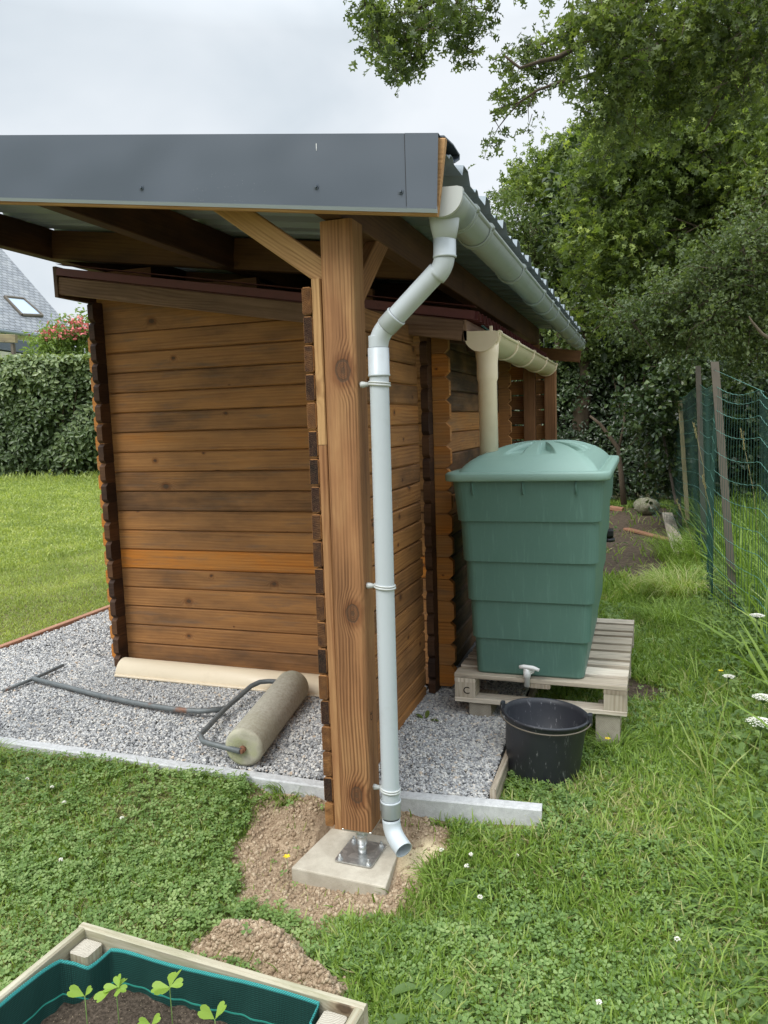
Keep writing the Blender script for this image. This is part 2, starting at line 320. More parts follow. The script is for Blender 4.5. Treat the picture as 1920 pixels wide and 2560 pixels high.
# ------------------------------------------------------------------ mesh helpers
COL = sc.collection
def link(o, parent=None):
    COL.objects.link(o)
    if parent is not None: o.parent = parent
    return o
def tag(o, label=None, cat=None, group=None, kind=None):
    if label: o['label'] = label
    if cat: o['category'] = cat
    if group: o['group'] = group
    if kind: o['kind'] = kind
    return o
def thing(name, label, cat, group=None, loc=(0, 0, 0)):
    o = bpy.data.objects.new(name, None); o.empty_display_size = .1; link(o); o.location = loc
    return tag(o, label, cat, group)
VZ = Vector((0, 0, 1))
class MB:
    def __init__(s): s.v = []; s.f = []; s.uv = []; s.r = []; s.t = []; s.m = []; s.sm = []
    def face(s, idx, uvs=None, rnd=0., tone=.5, mi=0, smooth=False):
        s.f.append(tuple(idx)); s.uv.append(uvs or [(0, 0)]*len(idx)); s.r.append(rnd); s.t.append(tone); s.m.append(mi); s.sm.append(smooth)
    def extr(s, prof, P, axis, side, up, L, rnd=None, tone=.5, mi=0, emi=None, u0=0., smooth=False, taper=None, shear=None):
        """profile points (along side, along up) swept from P by L along axis"""
        rnd = random.random() if rnd is None else rnd
        P, axis, side, up = Vector(P), Vector(axis), Vector(side), Vector(up)
        n = len(prof); b = len(s.v)
        for k in (0, 1):
            for (a, c) in prof: s.v.append(P + axis*(L*k) + side*a + up*c)
        cum = [0.]
        for i in range(n):
            j = (i+1) % n; cum.append(cum[-1]+math.hypot(prof[j][0]-prof[i][0], prof[j][1]-prof[i][1]))
        for i in range(n):
            j = (i+1) % n
            s.face((b+i, b+j, b+n+j, b+n+i), [(u0, cum[i]), (u0, cum[i+1]), (u0+L, cum[i+1]), (u0+L, cum[i])], rnd, tone, mi, smooth)
        e = mi if emi is None else emi
        s.face([b+i for i in range(n)][::-1], [prof[i] for i in range(n)][::-1], rnd, tone, e)
        s.face([b+n+i for i in range(n)], [prof[i] for i in range(n)], rnd, tone, e)
    def box(s, lo, hi, ax='x', c=.003, rnd=None, tone=.5, mi=0, emi=None, u0=None):
        lo, hi = Vector(lo), Vector(hi)
        i = 'xyz'.index(ax); j, k = (i+1) % 3, (i+2) % 3
        A = Vector((0, 0, 0)); A[i] = 1; S = Vector((0, 0, 0)); S[j] = 1; U = Vector((0, 0, 0)); U[k] = 1
        W, H = hi[j]-lo[j], hi[k]-lo[k]; c = min(c, W*.4, H*.4)
        pr = [(c, 0), (W-c, 0), (W, c), (W, H-c), (W-c, H), (c, H), (0, H-c), (0, c)]
        s.extr(pr, lo, A, S, U, hi[i]-lo[i], rnd, tone, mi, emi, u0=random.random()*3 if u0 is None else u0)
    def beam(s, P0, P1, w, h, up=(0, 0, 1), c=.004, rnd=None, tone=.5, mi=0, emi=None):
        P0, P1 = Vector(P0), Vector(P1); ax = (P1-P0); L_ = ax.length; ax.normalize(); up = Vector(up)
        sd_ = ax.cross(up).normalized(); up = sd_.cross(ax).normalized()
        pr = [(-w/2+c, -h/2), (w/2-c, -h/2), (w/2, -h/2+c), (w/2, h/2-c), (w/2-c, h/2), (-w/2+c, h/2), (-w/2, h/2-c), (-w/2, -h/2+c)]
        s.extr(pr, P0, ax, sd_, up, L_, rnd, tone, mi, emi, u0=random.random()*3)
    def tube(s, pts, r, n=12, mi=0, rnd=0., tone=.5, caps=True, smooth=True):
        pts = [Vector(p) for p in pts]; m = len(pts); rr = r if isinstance(r, (list, tuple)) else [r]*m
        b = len(s.v); T = []
        for i in range(m):
            a = pts[max(0, i-1)]; c = pts[min(m-1, i+1)]; t = c-a
            T.append(t.normalized() if t.length > 1e-9 else (T[-1] if T else Vector((0, 0, 1))))
        ref = Vector((0, 0, 1)) if abs(T[0].z) < .9 else Vector((1, 0, 0))
        N = (ref - T[0]*ref.dot(T[0])).normalized(); cum = 0
        for i in range(m):
            N = (N - T[i]*N.dot(T[i])).normalized(); B = T[i].cross(N)
            for k in range(n):
                a = 2*PI*k/n; s.v.append(pts[i] + (N*math.cos(a)+B*math.sin(a))*rr[i])
            if i:
                L0 = cum; cum += (pts[i]-pts[i-1]).length
                for k in range(n):
                    k2 = (k+1) % n
                    s.face((b+(i-1)*n+k, b+(i-1)*n+k2, b+i*n+k2, b+i*n+k), [(L0, k/n*.2), (L0, (k+1)/n*.2), (cum, (k+1)/n*.2), (cum, k/n*.2)], rnd, tone, mi, smooth)
        if caps:
            s.face([b+k for k in range(n)][::-1], None, rnd, tone, mi); s.face([b+(m-1)*n+k for k in range(n)], None, rnd, tone, mi)
    def lathe(s, prof, c, n=32, mi=0, axis=None, smooth=True, closed=False):
        """prof: (radius, height) list; c centre; axis optional 3x3"""
        b = len(s.v); R_ = axis or Matrix.Identity(3); c = Vector(c); m = len(prof)
        for (r, h) in prof:
            for k in range(n):
                a = 2*PI*k/n; s.v.append(c + R_@Vector((r*math.cos(a), r*math.sin(a), h)))
        for i in range(m-1 if not closed else m):
            j = (i+1) % m
            for k in range(n):
                k2 = (k+1) % n; s.face((b+i*n+k, b+i*n+k2, b+j*n+k2, b+j*n+k), None, 0, .5, mi, smooth)
        return b
    def grid(s, fn, nu, nv, mi=0, smooth=True, closed_u=False, rnd=0., tone=.5):
        b = len(s.v)
        for i in range(nu):
            for j in range(nv): s.v.append(Vector(fn(i/(nu-(0 if closed_u else 1)), j/(nv-1))))
        for i in range(nu if closed_u else nu-1):
            i2 = (i+1) % nu
            for j in range(nv-1):
                s.face((b+i*nv+j, b+i2*nv+j, b+i2*nv+j+1, b+i*nv+j+1), [(i/nu, j/nv), ((i+1)/nu, j/nv), ((i+1)/nu, (j+1)/nv), (i/nu, (j+1)/nv)], rnd, tone, mi, smooth)
    def disc(s, pts, mi=0, smooth=False, rnd=0., tone=.5):
        b = len(s.v); s.v += [Vector(p) for p in pts]; s.face(range(b, b+len(pts)), [(p[0], p[1]) for p in pts], rnd, tone, mi, smooth)
    def build(s, name, mats, parent=None, recalc=True, solid=None):
        me = bpy.data.meshes.new(name); me.from_pydata([tuple(v) for v in s.v], [], s.f)
        uvl = me.uv_layers.new(name='UVMap'); uvl.data.foreach_set('uv', np.array([c for f in s.uv for p in f for c in p[:2]], dtype=np.float32))
        for nm, arr in (('rnd', s.r), ('tone', s.t)):
            a = me.attributes.new(nm, 'FLOAT', 'FACE'); a.data.foreach_set('value', np.array(arr, dtype=np.float32))
        me.polygons.foreach_set('material_index', np.array(s.m, dtype=np.int32))
        me.polygons.foreach_set('use_smooth', np.array(s.sm, dtype=bool))
        if recalc:
            bm = bmesh.new(); bm.from_mesh(me); bmesh.ops.recalc_face_normals(bm, faces=bm.faces); bm.to_mesh(me); bm.free()
        for m in (mats if isinstance(mats, (list, tuple)) else [mats]): me.materials.append(M[m] if isinstance(m, str) else m)
        me.update(); o = bpy.data.objects.new(name, me); link(o, parent)
        if solid:
            md = o.modifiers.new('thickness', 'SOLIDIFY'); md.thickness = solid; md.offset = 0
        return o

def np_mesh(name, V, F, mats, parent=None, rnd=None, tone=None, mi=None, smooth=False):
    """V (n,3), F (m,k) one face size; rnd / tone per vertex"""
    me = bpy.data.meshes.new(name); V = np.asarray(V, np.float32); F = np.asarray(F, np.int32); k = F.shape[1]
    me.vertices.add(len(V)); me.vertices.foreach_set('co', V.ravel())
    me.loops.add(F.size); me.loops.foreach_set('vertex_index', F.ravel())
    me.polygons.add(len(F)); me.polygons.foreach_set('loop_start', np.arange(0, F.size, k, dtype=np.int32))
    try: me.polygons.foreach_set('loop_total', np.full(len(F), k, np.int32))
    except Exception: pass
    if mi is not None: me.polygons.foreach_set('material_index', np.asarray(mi, np.int32))
    me.polygons.foreach_set('use_smooth', np.full(len(F), smooth, bool))
    for nm, arr in (('rnd', rnd), ('tone', tone)):
        if arr is not None:
            a = me.attributes.new(nm, 'FLOAT', 'POINT'); a.data.foreach_set('value', np.asarray(arr, np.float32))
    for m in (mats if isinstance(mats, (list, tuple)) else [mats]): me.materials.append(M[m])
    me.update(calc_edges=True); me.validate()
    o = bpy.data.objects.new(name, me); link(o, parent); return o

RG = np.random.default_rng(7)
def rotmats(nrm, tang):
    """columns: tangent (y of template), side (x), normal (z)"""
    z = nrm/np.linalg.norm(nrm, axis=1, keepdims=True)
    y = tang - z*np.sum(tang*z, 1, keepdims=True); y /= np.linalg.norm(y, axis=1, keepdims=True)+1e-9
    x = np.cross(y, z); return np.stack([x, y, z], axis=2)
def inst(tv, tf, R, S, T, rnd, tone=None):
    """instances of a template; S (N,) or (N,3). returns V,F,rnd,tone per vertex"""
    tv = np.asarray(tv, float); tf = np.asarray(tf); N = len(T); S = np.asarray(S, float)
    if S.ndim == 1: S = S[:, None].repeat(3, 1)
    loc = tv[None]*S[:, None, :]
    V = np.einsum('nij,nkj->nki', R, loc)+T[:, None, :]
    F = tf[None]+(np.arange(N)*len(tv))[:, None, None]
    tone = np.zeros(N) if tone is None else tone
    return V.reshape(-1, 3), F.reshape(-1, tf.shape[1]), np.repeat(rnd, len(tv)), np.repeat(tone, len(tv))
def cat(parts):
    Vs, Fs, Rs, Ts = [], [], [], []; o = 0
    for V, F, r, t in parts:
        Vs.append(V); Fs.append(F+o); Rs.append(r); Ts.append(t); o += len(V)
    return np.concatenate(Vs), np.concatenate(Fs), np.concatenate(Rs), np.concatenate(Ts)
# leaf templates lie in xy, tip towards +y, normal +z, unit length
def t_oval(w=.5, fold=.12, droop=.15):
    v = [(0, 0, 0), (w*.38, .28, fold*.7), (w*.5, .55, fold), (w*.3, .82, fold*.3-droop*.5), (0, 1, -droop), (-w*.3, .82, fold*.3-droop*.5), (-w*.5, .55, fold), (-w*.38, .28, fold*.7), (0, .5, 0)]
    f = [(0, 1, 8), (1, 2, 8), (2, 3, 8), (3, 4, 8), (4, 5, 8), (5, 6, 8), (6, 7, 8), (7, 0, 8)]
    return v, f
def t_small(w=.55):
    v = [(0, 0, 0), (w*.5, .45, .08), (0, 1, -.05), (-w*.5, .45, .08)]
    return v, [(0, 1, 2), (0, 2, 3)]
def t_lobed():
    pts = [(0, 0), (.10, .16), (.30, .22), (.17, .36), (.42, .52), (.2, .60), (.30, .80), (.11, .80), (0, 1.0)]
    v = [(x, y, abs(x)*.35-.25*max(0, y-.5)**2) for x, y in pts] + [(-x, y, abs(x)*.35-.25*max(0, y-.5)**2) for x, y in pts[1:-1][::-1]]
    n = len(v); v.append((0, .45, 0)); v.append((0, .75, -.05))
    f = []
    for i in range(n):
        j = (i+1) % n; c = n if (v[i][1]+v[j][1])/2 < .62 else n+1
        f.append((i, j, c))
    return v, f
OVAL, SMALL, LOBED = t_oval(), t_small(), t_lobed()

def rnd_unit(n):
    v = RG.normal(size=(n, 3)); return v/np.linalg.norm(v, axis=1, keepdims=True)
def foliage(name, parent, blobs, tmpl, size, mat, per_twig=9, twig=.28, density=1.0, sag=.35, shell=.55, up=.55, stems=None):
    """blobs: (centre xyz, (rx,ry,rz), number of leaves). Leaves sit along short twigs spread through the blob."""
    C, D_, tn = [], [], []
    for (c, r, n) in blobs:
        nt_ = max(1, int(n*density/per_twig)); d = rnd_unit(nt_)
        k = (shell+(1-shell)*RG.random(nt_)**.6)*(1+.18*RG.normal(size=nt_)); k *= np.where(RG.random(nt_) < .25, RG.random(nt_), 1)
        C.append(np.array(c)+d*k[:, None]*np.array(r)); D_.append(d+rnd_unit(nt_)*.9+np.array([0, 0, -sag])); tn.append(np.full(nt_, RG.random()))
    C = np.concatenate(C); D_ = np.concatenate(D_); tn = np.concatenate(tn)
    D_ /= np.linalg.norm(D_, axis=1, keepdims=True)
    NT = len(C); tl = twig*(.5+RG.random(NT))
    s = RG.random((NT, per_twig))
    P = C[:, None, :]+D_[:, None, :]*(s*tl[:, None])[:, :, None]+RG.normal(size=(NT, per_twig, 3))*size*.35
    P = P.reshape(-1, 3); N = len(P)
    T = np.repeat(D_, per_twig, 0)*.5+rnd_unit(N)*.85+np.array([0, 0, -.25])
    Nr = rnd_unit(N)*.75+np.array([0, 0, up])
    S = size*(.6+.7*RG.random(N))
    tt = np.clip(np.repeat(tn, per_twig)+.12*RG.normal(size=N), 0, 1)
    V, F, r_, t_ = inst(*tmpl, rotmats(Nr, T), S, P, RG.random(N), tt)
    return np_mesh(name, V, F, mat, parent, r_, t_, smooth=False), (C, D_, tl)
def twigs_mesh(name, parent, tw, mat, every=3, r=.006):
    C, D_, tl = tw; mb = MB()
    for i in range(0, len(C), every):
        a = Vector(C[i]); mb.tube([a-Vector(D_[i])*.1, a+Vector(D_[i])*tl[i]*.6, a+Vector(D_[i])*tl[i]], [r, r*.7, r*.3], 3, caps=False)
    return mb.build(name, mat, parent, recalc=False)
def pxblob(px, py, D, rpx, n, depth=1.0, sq=1.0):
    R_ = rpx*D/CAM_F; return (at(px, py, D), (R_, R_*depth, R_*sq), n)

# ------------------------------------------------------------------ ground
def sstep(a, b, x): t = np.clip((x-a)/(b-a), 0, 1); return t*t*(3-2*t)
def inpoly(x, y, P):
    x = np.asarray(x); ins = np.zeros(x.shape, bool); n = len(P)
    for i in range(n):
        x0, y0 = P[i]; x1, y1 = P[(i+1) % n]
        c = ((y0 > y) != (y1 > y)) & (x < (x1-x0)*(y-y0)/((y1-y0)+1e-12)+x0); ins ^= c
    return ins
def polydist(x, y, P):
    """signed distance, negative inside"""
    d = np.full(np.shape(x), 1e9); n = len(P)
    for i in range(n):
        ax_, ay = P[i]; bx, by = P[(i+1) % n]; ex, ey = bx-ax_, by-ay
        t = np.clip(((x-ax_)*ex+(y-ay)*ey)/(ex*ex+ey*ey), 0, 1)
        d = np.minimum(d, np.hypot(x-ax_-t*ex, y-ay-t*ey))
    return np.where(inpoly(x, y, P), -d, d)
SOIL1 = [(-.40, .36), (-.46, .18), (-.40, -.02), (-.30, -.22), (-.22, -.31), (-.03, -.35), (.20, -.32), (.36, -.24), (.44, -.05), (.47, .12), (.42, .26), (.30, .34)]
SOIL2 = [(-.25, -.66), (-.22, -.54), (-.14, -.45), (-.02, -.44), (.10, -.48), (.20, -.58), (.33, -.64), (.40, -.78), (.2, -.76), (0, -.70)]
EARTH = [(.55, 5.3), (1.2, 5.6), (1.62, 6.0), (1.72, 7.2), (1.75, 8.5), (1.8, 11.9), (.2, 12.2), (.2, 6)]
BARE = [(1.0, 1.9), (1.35, 1.85), (1.4, 2.2), (1.1, 2.3)]
def vnoise(x, y, s, seed=0):
    x = np.asarray(x)*s+seed*17.3; y = np.asarray(y)*s+seed*7.7
    xi = np.floor(x); yi = np.floor(y); fx = x-xi; fy = y-yi; fx = fx*fx*(3-2*fx); fy = fy*fy*(3-2*fy)
    def h(a, b): q = np.sin(a*127.1+b*311.7+seed*13.7)*43758.5453; return q-np.floor(q)
    return (h(xi, yi)*(1-fx)+h(xi+1, yi)*fx)*(1-fy)+(h(xi, yi+1)*(1-fx)+h(xi+1, yi+1)*fx)*fy
def gbed(x, y):           # level of the gravel surface
    return .125+.055*sstep(.4, .85, y)
def H(x, y):
    x = np.asarray(x, float); y = np.asarray(y, float)
    z = -.05+.10*sstep(-.15, .35, y)
    z = z+.03*sstep(.3, 1.4, y)*(x > .6)
    bank = sstep(1.45, 2.6, x)*.10*sstep(-.5, 1.5, y); z = z+bank
    left = sstep(-3.4, -5, x); z = z*(1-left)+(.11+.50*sstep(-4., -14, x))*left
    back = sstep(3.5, 6, y)*(x > -3.3)
    z = z+(.07-z)*back*(1-sstep(1.6, 2.4, x))*(x < 2.4)
    inb = (x > -3.4) & (x < .60) & (y > .40) & (y < 4.4)
    z = np.where(inb, gbed(x, y)-.012, z)
    nl = sstep(-.33, -.55, x)*(x > -3.5); z = z+nl*.058*sstep(-.45, .28, y)*(y < .40)
    z = z+(vnoise(x, y, 2.2)-.5)*.035*(~inb)+(vnoise(x, y, 9, 3)-.5)*.012*(~inb)
    d1 = polydist(x, y, SOIL1); d2 = polydist(x, y, SOIL2)
    m1 = sstep(.02, -.07, d1); m2 = sstep(.02, -.1, d2)
    slab = sstep(.34, .22, np.hypot(x-.1, y-.07))
    z = z+m1*(.022*vnoise(x, y, 22, 5)+.03*vnoise(x, y, 9, 6)-.012)*(1-slab*.8)
    z = z+m2*(.085+.05*vnoise(x, y, 14, 8)+.02*vnoise(x, y, 40, 9))
    heap = sstep(.16, .02, np.hypot(x+.20, y-.17)); z = z+heap*.06
    z = np.where((np.abs(x-.1) < .18) & (np.abs(y-.065) < .15), -.052, z)
    pl = (x > -.45) & (x < .66) & (y < -1.03) & (y > -2.2); z = np.where(pl, np.minimum(z, -.04), z)
    return z
def axis_pts(parts):
    out = []
    for a, b, n in parts: out += list(np.linspace(a, b, n, endpoint=False))
    return np.array(out+[parts[-1][1]])
gx = axis_pts([(-160, -40, 10), (-40, -8, 40), (-8, -3.45, 40), (-3.45, -3.36, 3), (-3.36, -.6, 70), (-.6, .64, 100), (.64, 3, 70), (3, 10, 35), (10, 160, 20)])
gy = axis_pts([(-30, -2.5, 20), (-2.5, -.8, 50), (-.8, .5, 110), (.5, 4.6, 80), (4.6, 14, 60), (14, 40, 30), (40, 300, 25)])
X, Y = np.meshgrid(gx, gy, indexing='ij'); Z = H(X, Y)
V = np.stack([X, Y, Z], -1).reshape(-1, 3); a_, b_ = len(gx), len(gy)
I = np.arange(a_*b_).reshape(a_, b_)
F = np.stack([I[:-1, :-1], I[1:, :-1], I[1:, 1:], I[:-1, 1:]], -1).reshape(-1, 4)
xs, ys = V[:, 0], V[:, 1]
wig = (vnoise(xs, ys, 14, 2)-.5)*.10
soilw = np.maximum(sstep(.03, -.03, polydist(xs, ys, SOIL1)+wig), sstep(.03, -.03, polydist(xs, ys, SOIL2)+wig))
sand = sstep(.16, .03, np.hypot((xs-.41)*.9, (ys-.08)*1.1))
earthw = np.maximum(sstep(.25, -.1, polydist(xs, ys, EARTH)+wig*4), sstep(.1, -.05, polydist(xs, ys, BARE)+wig*2))
bedw = ((xs > -3.4) & (xs < .61) & (ys > .38) & (ys < 4.6)).astype(float)
def groundmat():
    s = NM('garden_ground'); p = s.pos(); a = s.attr('rnd'); b = s.attr('tone')
    n = s.noise(p, 22, 5, .7); n2 = s.noise(p, 2.5, 3)
    under = s.mix(n, (.09, .10, .03), (.22, .19, .10))
    farl = s.mix(s.mr(s.sep(p)[0], -6., -14., 0, 1), under, s.mix(n2, (.18, .25, .03), (.28, .34, .055)))
    soil = s.mix(s.mr(n, .3, .72), (.28, .20, .13), (.50, .385, .265))
    soil = s.mix(s.mr(s.noise(p, 90, 3), .35, .7, 0, .6), soil, (.20, .135, .085))
    sandc = s.mix(n, (.56, .46, .28), (.68, .58, .38))
    earth = s.mix(s.mr(n, .3, .7), (.055, .04, .028), (.14, .105, .075))
    earth = s.mix(s.mr(s.vor(p, 40), .16, .08, 0, .8), earth, (.34, .28, .2))
    grav = s.mix(n, (.10, .10, .10), (.2, .2, .2))
    # rnd: 0 grass, 1 soil, 2 sand ; tone: 0 none, 1 earth, 2 gravel base
    c = s.mix(s.mr(a, 0., 1.), farl, soil); c = s.mix(s.mr(a, 1., 2.), c, sandc)
    c = s.mix(s.mr(b, 0., 1.), c, earth); c = s.mix(s.mr(b, 1., 2.), c, grav)
    s.bump(s.math('ADD', n, s.noise(p, 120, 3)), .8, .008); return s.fin(c, .95, 0, .15)
M['ground'] = groundmat()
g = np_mesh('ground', V, F, 'ground', None, soilw+sand*soilw, np.where(bedw > .5, 2.0, earthw), smooth=True)
tag(g, kind='structure')
# ------------------------------------------------------------------ gravel
def rock_template():
    v = np.array([(x, y, z) for x in (-1, 1) for y in (-1, 1) for z in (-1, 1)], float)
    f = [(0, 1, 3, 2), (4, 6, 7, 5), (0, 4, 5, 1), (2, 3, 7, 6), (0, 2, 6, 4), (1, 5, 7, 3)]
    return v, f
def rocks(P, size, zflat=.6, seed=0):
    parts = []; N = len(P); K = 6; pick = RG.integers(0, K, N)
    for k in range(K):
        v, f = rock_template(); rs = np.random.default_rng(100+k+seed)
        v = v*.5*(1+.5*(rs.random(v.shape)-.5)); v[:, :2] *= np.where(v[:, 2:] > 0, .72, 1)
        i = np.where(pick == k)[0]; n = len(i)
        nr = rnd_unit(n)*.6+np.array([0, 0, 1.]); S = size[i][:, None]*np.stack([.75+.5*RG.random(n), 1.1+.7*RG.random(n), zflat*(.7+.6*RG.random(n))], 1)
        parts.append(inst(v, f, rotmats(nr, rnd_unit(n)), S, P[i], RG.random(n), RG.random(n)))
    return cat(parts)
def gravelmat():
    s = NM('crushed_grey_gravel'); r = s.attr('rnd'); p = s.pos()
    c = s.ramp(r, [(0, (.20, .205, .21)), (.2, (.38, .385, .39)), (.5, (.54, .545, .54)), (.78, (.70, .69, .66)), (.95, (.82, .79, .72)), (1, (.70, .56, .42))])
    c = s.mix(s.math('MULTIPLY', s.noise(p, 420, 3), .6), c, s.mix(1.0, c, (.5, .5, .52), 'MULTIPLY'))
    return s.fin(c, .8, 0, .3)
M['gravel'] = gravelmat()
def gscatter(n, x0, x1, y0, y1): return np.stack([x0+(x1-x0)*RG.random(n), y0+(y1-y0)*RG.random(n)], 1)
pts = np.concatenate([gscatter(80000, -3.36, .0, .40, 1.62), gscatter(16000, -3.36, -2.2, 1.62, 3.4), gscatter(24000, .03, .60, .40, 2.0), gscatter(5000, .12, .60, 2.0, 4.0)])
x, y = pts[:, 0], pts[:, 1]
zz = gbed(x, y)+.004*RG.normal(size=len(x))+(vnoise(x, y, 6, 4)-.5)*.008
px_, py_, pz_ = None, None, None
V, F, r_, t_ = rocks(np.stack([x, y, zz], 1), .0062+.0058*RG.random(len(x)))
tag(np_mesh('gravel', V, F, 'gravel', None, r_, t_), kind='stuff', label='crushed grey gravel bed round the shed and under the carport', cat='gravel')

# dug soil clods
def in_soil(n, P, d=.02):
    a = np.array(P); q = gscatter(n, a[:, 0].min()-.06, a[:, 0].max()+.06, a[:, 1].min()-.06, a[:, 1].max()+.06)
    dd = polydist(q[:, 0], q[:, 1], P)+(vnoise(q[:, 0], q[:, 1], 14, 2)-.5)*.10
    keep = RG.random(n) < sstep(.05, -.03, dd); return q[keep]
q = np.concatenate([in_soil(26000, SOIL1), in_soil(26000, SOIL2)])
q = q[~((np.abs(q[:, 0]-.1) < .215) & (np.abs(q[:, 1]-.06) < .185))]
sm = (np.hypot(q[:, 0]-.41, q[:, 1]-.08) < .11) & (RG.random(len(q)) < .85); q = q[~sm]
sz = .0028+.015*RG.random(len(q))**9
def clod_template(k):
    bm = bmesh.new(); bmesh.ops.create_icosphere(bm, subdivisions=1, radius=.55); rs = np.random.default_rng(k)
    for v in bm.verts: v.co *= 1+.5*(rs.random()-.4)
    vv = [tuple(v.co) for v in bm.verts]; ff = [tuple(v.index for v in f.verts) for f in bm.faces]; bm.free(); return vv, ff
parts = []
for k in range(5):
    i = np.arange(len(q)) % 5 == k; n = i.sum(); tv, tf = clod_template(k)
    P = np.stack([q[i, 0], q[i, 1], H(q[i, 0], q[i, 1])+sz[i]*.15], 1)
    parts.append(inst(tv, tf, rotmats(rnd_unit(n), rnd_unit(n)), sz[i][:, None]*(.8+.5*RG.random((n, 3))), P, RG.random(n)))
def clodmat():
    s = NM('loose_tan_soil'); r = s.attr('rnd'); p = s.pos()
    c = s.ramp(r, [(0, (.30, .215, .14)), (.5, (.42, .32, .215)), (1, (.56, .45, .32))])
    c = s.mix(s.mr(s.noise(p, 300, 3), .35, .7, 0, .5), c, (.21, .14, .09)); s.bump(s.noise(p, 400, 3), .6, .003); return s.fin(c, .95, 0, .1)
M['clod'] = clodmat()
V, F, r_, t_ = cat(parts)
tag(np_mesh('soil', V, F, 'clod', None, r_, t_, smooth=True), kind='stuff', label='crumbly light brown dug soil round the footing', cat='soil')

# ------------------------------------------------------------------ the log shed
PS = .1317; ZB = .205              # log pitch and bottom of the walls
YF = 1.56; XR = .094; XL = -2.143; TH = .045
WEV = random.Random(5)
def log_profile(h, t, c=.0095, g=.0015):
    return [(0, c), (c, g), (t-c, g), (t, c), (t, h-c), (t-c, h-g), (c, h-g), (0, h-c)]
shed = thing('log_shed', 'brown stained log shed with a dark red sheet roof under the carport', 'shed', loc=(-1.0, 2.6, .2))
shed_inv = Vector((1.0, -2.6, -.2))
def bp(mb, name, mats, parent, **k):
    """build a part modelled in world coordinates under a thing whose Empty stands at its base"""
    o = mb.build(name, mats, parent, **k)
    p = parent; off = Vector((0, 0, 0))
    while p is not None: off += p.location; p = p.parent
    o.data.transform(Matrix.Translation(-off)); return o
roofz = lambda x: 2.325+.07+(.34-x)*.1755       # underside line of the shed roof sheet
tones_front = [.34, .42, .42, .48, .46, .84, .50, .44, .26, .38, .48, .54, .40, .52, .40, .42, .45, .42, .42, .40]
def end_block(mb, P, ax, out, h, t, L_, ch, tone, rnd, mi=0, emi=1):
    """short protruding log end: ax = thickness direction, out = outward direction, chamfered outer corners"""
    pr = [(0, .0015), (L_-ch, .0015), (L_, ch), (L_, h-ch), (L_-ch, h-.0015), (0, h-.0015)]
    mb.extr(pr, P, ax, out, (0, 0, 1), t, rnd, tone, mi, mi)
def logwall(mb, x0, x1, y, facing, n, z0, tones=None, right_end=None, left_end=None, seed=0, topfn=None):
    rs = random.Random(seed)
    for k in range(n):
        z = z0+k*PS; tone = tones[k] if tones else rs.choice([.12, .2, .3, .38, .45, .9, .5, .3])
        r = rs.random()
        mb.extr(log_profile(PS, TH), (x0, y, z), (1, 0, 0), (0, 1, 0), (0, 0, 1), x1-x0, r, tone, 0, 1, u0=rs.random()*4)
# front wall (logs run along x)
mb = MB(); NF = 17
for k in range(NF):
    z = ZB+k*PS
    xr_clip = XR+.098 if z+PS < roofz(XR+.1)-.08 else XR
    tone = tones_front[k]; r = WEV.random()
    mb.extr(log_profile(PS, TH), (XL-TH-.02, YF, z), (1, 0, 0), (0, 1, 0), (0, 0, 1), XR-XL+TH+.02, r, tone, 0, 1, u0=WEV.random()*4)
    if z+PS < roofz(.1)-.06:
        end_block(mb, (XR, YF, z), (0, 1, 0), (1, 0, 0), PS, TH, .098, .026, .62+.25*WEV.random(), r)
    end_block(mb, (XL-TH-.02, YF, z), (0, 1, 0), (-1, 0, 0), PS, TH, .075, .026, .72+.2*WEV.random(), r)
# the gable wedge above
for k in range(NF, NF+4):
    z = ZB+k*PS
    # stops where the sloping roof cuts it
    xc = .34-((z+.02)-2.36)/.1755
    xc2 = .34-((z+PS)-2.36)/.1755
    xa = XL-TH
    if xc < xa+.1: break
    mb.extr([(0, 0), (TH, 0), (TH, PS), (0, PS)], (xa, YF, z), (1, 0, 0), (0, 1, 0), (0, 0, 1), max(.15, min(xc, XR)-xa), WEV.random(), tones_front[min(k, 19)], 0, 1, u0=WEV.random()*4)
bp(mb, 'front_wall', ['shed', 'end'], shed)
# side walls (logs run along y, half a log lower)
def sidewall(x0, y0, y1, ztop, seed, mats, tonef, protr=.1, dark=False, name='side_wall'):
    mb = MB(); rs = random.Random(seed); z = ZB-PS/2+.0; k = 0
    while z < ztop:
        zz_ = max(z, ZB-.03); h = z+PS-zz_; tone = tonef(k, rs); r = rs.random()
        mb.extr(log_profile(h, TH), (x0, y0, zz_), (0, 1, 0), (1, 0, 0), (0, 0, 1), y1-y0, r, tone, 0, 1, u0=rs.random()*3)
        b = len(mb.v); ch = .022
        pr = [(0, .001), (protr-ch, .001), (protr, ch), (protr, h-ch), (protr-ch, h-.001), (0, h-.001)]
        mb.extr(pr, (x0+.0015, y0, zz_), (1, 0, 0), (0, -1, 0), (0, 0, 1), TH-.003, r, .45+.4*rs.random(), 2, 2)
        z += PS; k += 1
    return bp(mb, name, mats, shed)
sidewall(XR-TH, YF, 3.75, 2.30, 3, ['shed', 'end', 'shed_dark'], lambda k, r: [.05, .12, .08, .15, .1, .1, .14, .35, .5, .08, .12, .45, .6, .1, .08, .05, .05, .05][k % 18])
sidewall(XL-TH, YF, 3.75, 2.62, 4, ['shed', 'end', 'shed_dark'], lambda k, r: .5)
mb = MB()
for k in range(17): mb.extr(log_profile(PS, TH), (XL-TH, 3.72, ZB+k*PS), (1, 0, 0), (0, 1, 0), (0, 0, 1), XR-XL+TH, None, .4, 0, 1); end_block(mb, (XR, 3.72, ZB+k*PS), (0, 1, 0), (1, 0, 0), PS, TH, .1, .026, .55, .3)
bp(mb, 'back_wall', ['shed', 'end'], shed)
